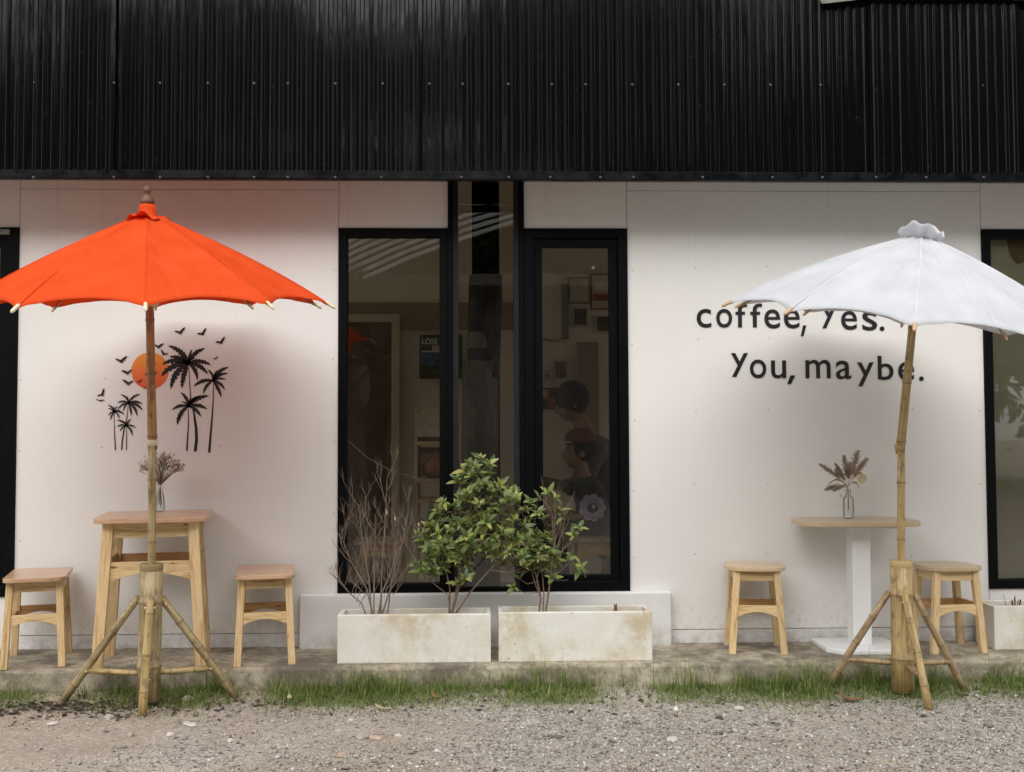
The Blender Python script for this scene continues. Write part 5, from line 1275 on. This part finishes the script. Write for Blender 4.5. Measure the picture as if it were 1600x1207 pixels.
# child
cc = at(905, 707, Y=.36); kid = thing('person', (cc.x, .36, .12), 'child in a red cap and black tee seated indoors, facing left', 'person'); KB = Vector(kid.location)
ch = cc-KB; seat = at(930, 836, Y=.36)-KB
hip = seat+Vector((.01, 0, .05)); chest = ch+Vector((.055, 0, -.235)); 
body = MB(); P = head(body, ch, .205); nk = P(.10, -.62)
limb(body, [hip, hip.lerp(chest, .5), chest], [.085, .082, .085]); body.ball(chest+Vector((0, 0, .02)), (.08, .125, .07), 16, 10); limb(body, [chest+Vector((0, 0, .04)), nk], [.06, .04])
arms = []
for sy in (-1, 1):
    shd = chest+Vector((0, sy*.115, .035)); elb = shd+Vector((-.035, sy*.02, -.165)); wr_ = elb+Vector((-.15, -sy*.02, .015)); arms.append((shd, elb, wr_))
    limb(body, [shd, elb, wr_], [.036, .029, .021]); hand(body, wr_, Vector((-1, 0, -.1)), .8)
    kn = hip+Vector((-.27, sy*.05, .0)); an = Vector((kn.x+.02, kn.y, .06)); limb(body, [hip+Vector((0, sy*.05, -.01)), kn, an], [.068, .05, .034]); limb(body, [an+Vector((.02, 0, -.03)), an+Vector((-.10, 0, -.035))], [.03, .022])
remesh(body, 'body', 'skin', kid, .0075)
tee = MB(); limb(tee, [hip, hip.lerp(chest, .5), chest], [.094, .091, .094]); tee.ball(chest+Vector((0, 0, .02)), (.09, .136, .077), 16, 10); limb(tee, [chest+Vector((0, 0, .045)), chest.lerp(nk, .7)], [.066, .046])
for shd, elb, wr_ in arms: limb(tee, [shd, shd.lerp(elb, .75)], [.047, .043])
remesh(tee, 'tee_shirt', 'tee', kid, .009)
tr_ = MB()
for sy in (-1, 1):
    kn = hip+Vector((-.27, sy*.05, .0)); an = Vector((kn.x+.02, kn.y, .11)); limb(tr_, [hip+Vector((0, sy*.05, -.01)), kn, an], [.08, .06, .046])
remesh(tr_, 'trousers', 'trousers', kid, .011)
hr = MB(); hr.ball(P(.07, .10), (.088, .072, .083), 18, 12); remesh(hr, 'hair', 'hair', kid, .009, 3)
cp_ = MB(); cp_.lathe([(.088, 0), (.090, .03), (.082, .058), (.055, .08), (.01, .088)], P(.04, .24), 24, (-.05, 0, 1)); o = cp_.build('cap', 'cap', None, True); o.parent = kid
bm_ = MB(); bm_.prism([(P(-.12, .24).x+.10*math.cos(a)*1.0-.03, P(0, .24).y+.085*math.sin(a)) for a in np.linspace(PI*.5, PI*1.5, 14)], P(0, .27).z, P(0, .27).z+.005); bm_.build('cap_brim', 'cap_white', None).parent = kid
# adult
ca = at(893, 630, Y=.95); ad = thing('person', (ca.x+.1, .95, .12), 'adult with dark hair in a grey shirt seated indoors behind the child', 'person'); AB = Vector(ad.location)
ch = ca-AB; body = MB(); P = head(body, ch, .235, nod=.28); nk = P(.10, -.62)
chest = ch+Vector((.15, .0, -.34)); hip = Vector((.22, 0, .50))
limb(body, [hip, hip.lerp(chest, .5), chest], [.13, .12, .125]); body.ball(chest+Vector((0, 0, .03)), (.11, .19, .10), 18, 12); limb(body, [chest+Vector((-.02, 0, .06)), nk], [.08, .055])
arms = []
for sy in (-1, 1):
    shd = chest+Vector((-.01, sy*.18, .05)); elb = shd+Vector((-.10, sy*.03, -.25)); wr_ = elb+Vector((-.22, -sy*.05, .05)); arms.append((shd, elb, wr_))
    limb(body, [shd, elb, wr_], [.052, .042, .03]); hand(body, wr_, Vector((-1, 0, 0)), 1.0)
    kn = hip+Vector((-.42, sy*.09, .02)); an = Vector((kn.x+.03, kn.y, .08)); limb(body, [hip+Vector((0, sy*.08, 0)), kn, an], [.095, .07, .045]); limb(body, [an+Vector((.03, 0, -.04)), an+Vector((-.15, 0, -.05))], [.04, .028])
remesh(body, 'body', 'skin', ad, .010)
tee = MB(); limb(tee, [hip, hip.lerp(chest, .5), chest], [.142, .132, .137]); tee.ball(chest+Vector((0, 0, .03)), (.122, .203, .108), 18, 12); limb(tee, [chest+Vector((-.02, 0, .06)), chest.lerp(nk, .7)], [.088, .062])
for shd, elb, wr_ in arms: limb(tee, [shd, elb, elb.lerp(wr_, .3)], [.064, .052, .046])
remesh(tee, 'shirt', 'grey_shirt', ad, .012)
tr_ = MB()
for sy in (-1, 1):
    kn = hip+Vector((-.42, sy*.09, .02)); an = Vector((kn.x+.03, kn.y, .10)); limb(tr_, [hip+Vector((0, sy*.08, 0)), kn, an], [.108, .082, .06])
remesh(tr_, 'trousers', 'trousers', ad, .014)
hr = MB(); hr.ball(P(.06, .14), (.110, .095, .108), 20, 14); hr.ball(P(-.20, .27), (.05, .075, .04), 14, 9); hr.ball(P(.20, -.04), (.055, .08, .08), 14, 9); remesh(hr, 'hair', 'hair', ad, .010, 3)
st_a = at(925, 905, Y=.95)
t = thing('stool', (AB.x+.22, .95, .119), 'wooden stool indoors beneath the seated adult', 'stool', GI); four_leg(t, .2, .2, .26, .26, .358, .036, .30, .055, .12, .06, .025, .2); top_board(t, squircle(.33, .33), .358, .022, 'top_pale', 'seat')

# lilac gauze flower fixed inside the casement glass
fw = at(925, 793, Y=.10); fwt = thing('fabric_flower', fw, 'lilac gauze flower with violet centre on a twig behind the right casement', 'flower')
for ring_, (R0, n, tilt_) in enumerate(((.078, 9, .25), (.058, 8, .55), (.036, 6, .9))):
    for k in range(n):
        a = 2*PI*k/n+ring_*.4; pm = MB(); m = 6
        for i in range(m+1):
            t_ = i/m; w_ = R0*.42*math.sin(PI*min(1, t_*.8+.12)); rr = R0*t_*math.cos(tilt_*t_); yy = -R0*t_*math.sin(tilt_*t_)*.9-.004*ring_
            for s2 in (-1, 0, 1):
                x_, z_ = rr, s2*w_; pm.v.append(Vector((x_*math.cos(a)-z_*math.sin(a), yy-.006*abs(s2)+.003*math.sin(k*3+i), x_*math.sin(a)+z_*math.cos(a))))
        for i in range(m): b = 3*i; pm.face((b, b+1, b+4, b+3)); pm.face((b+1, b+2, b+5, b+4))
        pm.build('petal', 'lilac', None, True).parent = fwt
MB().ball((0, -.022, 0), (.030, .02, .028), 14, 10).build('core', 'violet', None, True).parent = fwt
MB().ball((.004, -.042, .006), (.008, .004, .010), 8, 6).build('bead', 'white_ink', None, True).parent = fwt
MB().tube([at(884, 800, Y=.10)-fw+Vector((0, .01, 0)), Vector((0, .01, -.02)), at(948, 807, Y=.10)-fw+Vector((0, .01, 0))], [.004, .005, .004], 7).build('twig', 'rust', None, True).parent = fwt

# ------------------------------------------------------------------ across the yard: seen only in the glass and the fascia
def mir(px, py, Yv): p = at(px, py, Y=Yv); return Vector((p.x, -Yv, p.z))
A, Bp = mir(500, 468, 13), mir(860, 332, 13); al = Bp-A; L = al.length; al.normalize(); acr = Vector((0, -1.0, .42)).normalized()*1.0
upv = Vector((-.25, -.55, .75)).normalized()
shed = thing('shed', (A.x+1, -13.2, 0), 'open shed with pale slatted awning across the yard, mirrored in the panes', 'shed')
nrm = al.cross(upv).normalized(); nrm = nrm if nrm.z > 0 else -nrm
for j in range(9):
    sl_ = MB()
    for i in range(25):
        u = i/24; q = A+al*L*u+upv*(j*.165)+Vector((0, 0, .12*math.sin(PI*u)))
        sl_.v += [q, q+upv*.045+nrm*.03, q+upv*.085, q+upv*.085-nrm*.02, q-nrm*.02]
    for i in range(24):
        for k in range(5): k2 = (k+1) % 5; sl_.face((i*5+k, i*5+5+k, i*5+5+k2, i*5+k2))
    sl_.build('awning_slat', 'roof_pale', shed)
MB().box(-6, 5, -15.2, -15, 0, 4.2).build('wall', 'shed_wall', shed); MB().box(-6, 5, -15, -13.4, 3.9, 4.1).build('beam', 'shed_wall', shed)
for x in (-5.5, -2.0, 1.5, 4.6): MB().box(x-.09, x+.09, -13.6, -13.42, 0, 3.9).build('post', 'shed_wall', shed)
# palm
pc = mir(588, 560, 8.6); pb = mir(592, 900, 8.6)
pm = thing('palm_tree', (pb.x, pb.y, 0), 'fan palm across the yard, mirrored in the left pane', 'tree')
tk = MB(); pts = []; rads = []
for i in range(25):
    z = pc.z*i/24; pts.append((pc.x-pb.x)*i/24+.04*math.sin(i*.4)); rads.append(.12+.03*(i % 2))
tk.tube([(pts[i], 0, pc.z*i/24) for i in range(25)], rads, 10); tk.build('trunk', 'palm_trunk', None).parent = pm
cr = MB(); rp = random.Random(4)
for k in range(46):
    az = rp.uniform(0, 6.28); el = rp.uniform(-1.1, 1.2); d = Vector((math.cos(az)*math.cos(el), math.sin(az)*math.cos(el), math.sin(el))); c = Vector((pc.x-pb.x, 0, pc.z)); st_ = c+d*.7+Vector((0, 0, .1))
    cr.tube([c, c.lerp(st_, .6), st_], [.014, .012, .009], 5, False); q = rp.random()*.9+.05
    sd_ = d.orthogonal().normalized(); s2 = d.cross(sd_)
    for j in range(18):
        a = (j/17-.5)*2.6; dd = (d*math.cos(a)+sd_*math.sin(a)).normalized(); e = st_+dd*.72+Vector((0, 0, -.22*rp.random())); m_ = st_+dd*.4; w_ = s2*.0+dd.cross(s2)*.02
        b = len(cr.v); cr.v += [st_, m_-w_, e, m_+w_]; cr.face((b, b+1, b+2, b+3), None, 0, q)
cr.build('crown', 'tree_leaf', None).parent = pm
# broad trees beyond the shed
def tree_mesh(seed, H_):
    r_ = random.Random(seed); tk = MB(); tk.tube([(0, 0, 0), (.1, 0, H_*.2), (-.1, .1, H_*.42), (0, 0, H_*.75)], [.28, .22, .17, .05], 10, False); lf = MB(); blobs = []
    for k in range(36):
        a = r_.uniform(0, 6.28); z = H_*r_.uniform(.16, .92); rad = H_*.34*math.sin(PI*min(.97, (z/H_-.1)/.95))*r_.uniform(.4, 1.05); c = Vector((rad*math.cos(a), rad*math.sin(a), z)); blobs.append((c, H_*r_.uniform(.08, .15)))
        tk.tube([(0, 0, z*.6), tuple(c*.5+Vector((0, 0, z*.35))), tuple(c)], [.08, .05, .02], 6, False)
    for c, br_ in blobs:
        q0 = r_.random()*.5
        for j in range(330):
            d = Vector((r_.gauss(0, 1), r_.gauss(0, 1), r_.gauss(0, .8))); p = c+d*br_*.55; u = Vector((r_.gauss(0, 1), r_.gauss(0, 1), r_.gauss(0, 1))).normalized(); v_ = u.orthogonal().normalized(); s2 = r_.uniform(.10, .2)
            b = len(lf.v); lf.v += [p-u*s2, p+v_*s2*.5, p+u*s2, p-v_*s2*.5]; lf.face((b, b+1, b+2, b+3), None, 0, min(.97, q0+.45*r_.random()+.01))
    return tk.mesh('trunk', 'palm_trunk', True), lf.mesh('crown', 'tree_leaf')
TM = [tree_mesh(1, 11.5), tree_mesh(2, 9.0)]
ORD = ['farthest left in front row', 'second from the left', 'third from the left', 'fourth from the left', 'middle one', 'fourth from the right', 'third from the right', 'second from the right', 'farthest right', 'leftmost of the added back row', 'second in the added back row', 'third in the added back row', 'rightmost of the added back row']
for i, (x, y, k, s_, rz) in enumerate([(-22, -19, 0, .96, 0), (-16.5, -20, 1, 1.3, 1), (-11, -19, 0, 1.0, 5), (-5.8, -20.5, 1, 1.36, 2.2), (-.8, -19.5, 0, .98, 2), (4.4, -20.5, 0, 1.14, 3.3), (9.6, -19.5, 1, 1.3, 4), (15, -20, 0, 1.0, 1.7), (20.5, -19, 1, 1.3, 5.1), (-8.4, -24, 0, 1.2, 3), (2, -24.5, 1, 1.6, .5), (7.2, -24, 0, 1.25, 5.7), (12.6, -23.5, 1, 1.55, 2.7)]):  # back row added to close bright sky gaps in the reflections
    t = thing('broad_tree', (x, y, 0), 'broad tree across the yard, mirrored in the fascia, '+ORD[i], 'tree', 'broad trees across the yard'); t.rotation_euler.z = rz; t.scale = (s_, s_, s_)
    for n_, me in zip(('trunk', 'crown'), TM[k]): obj(n_, me).parent = t
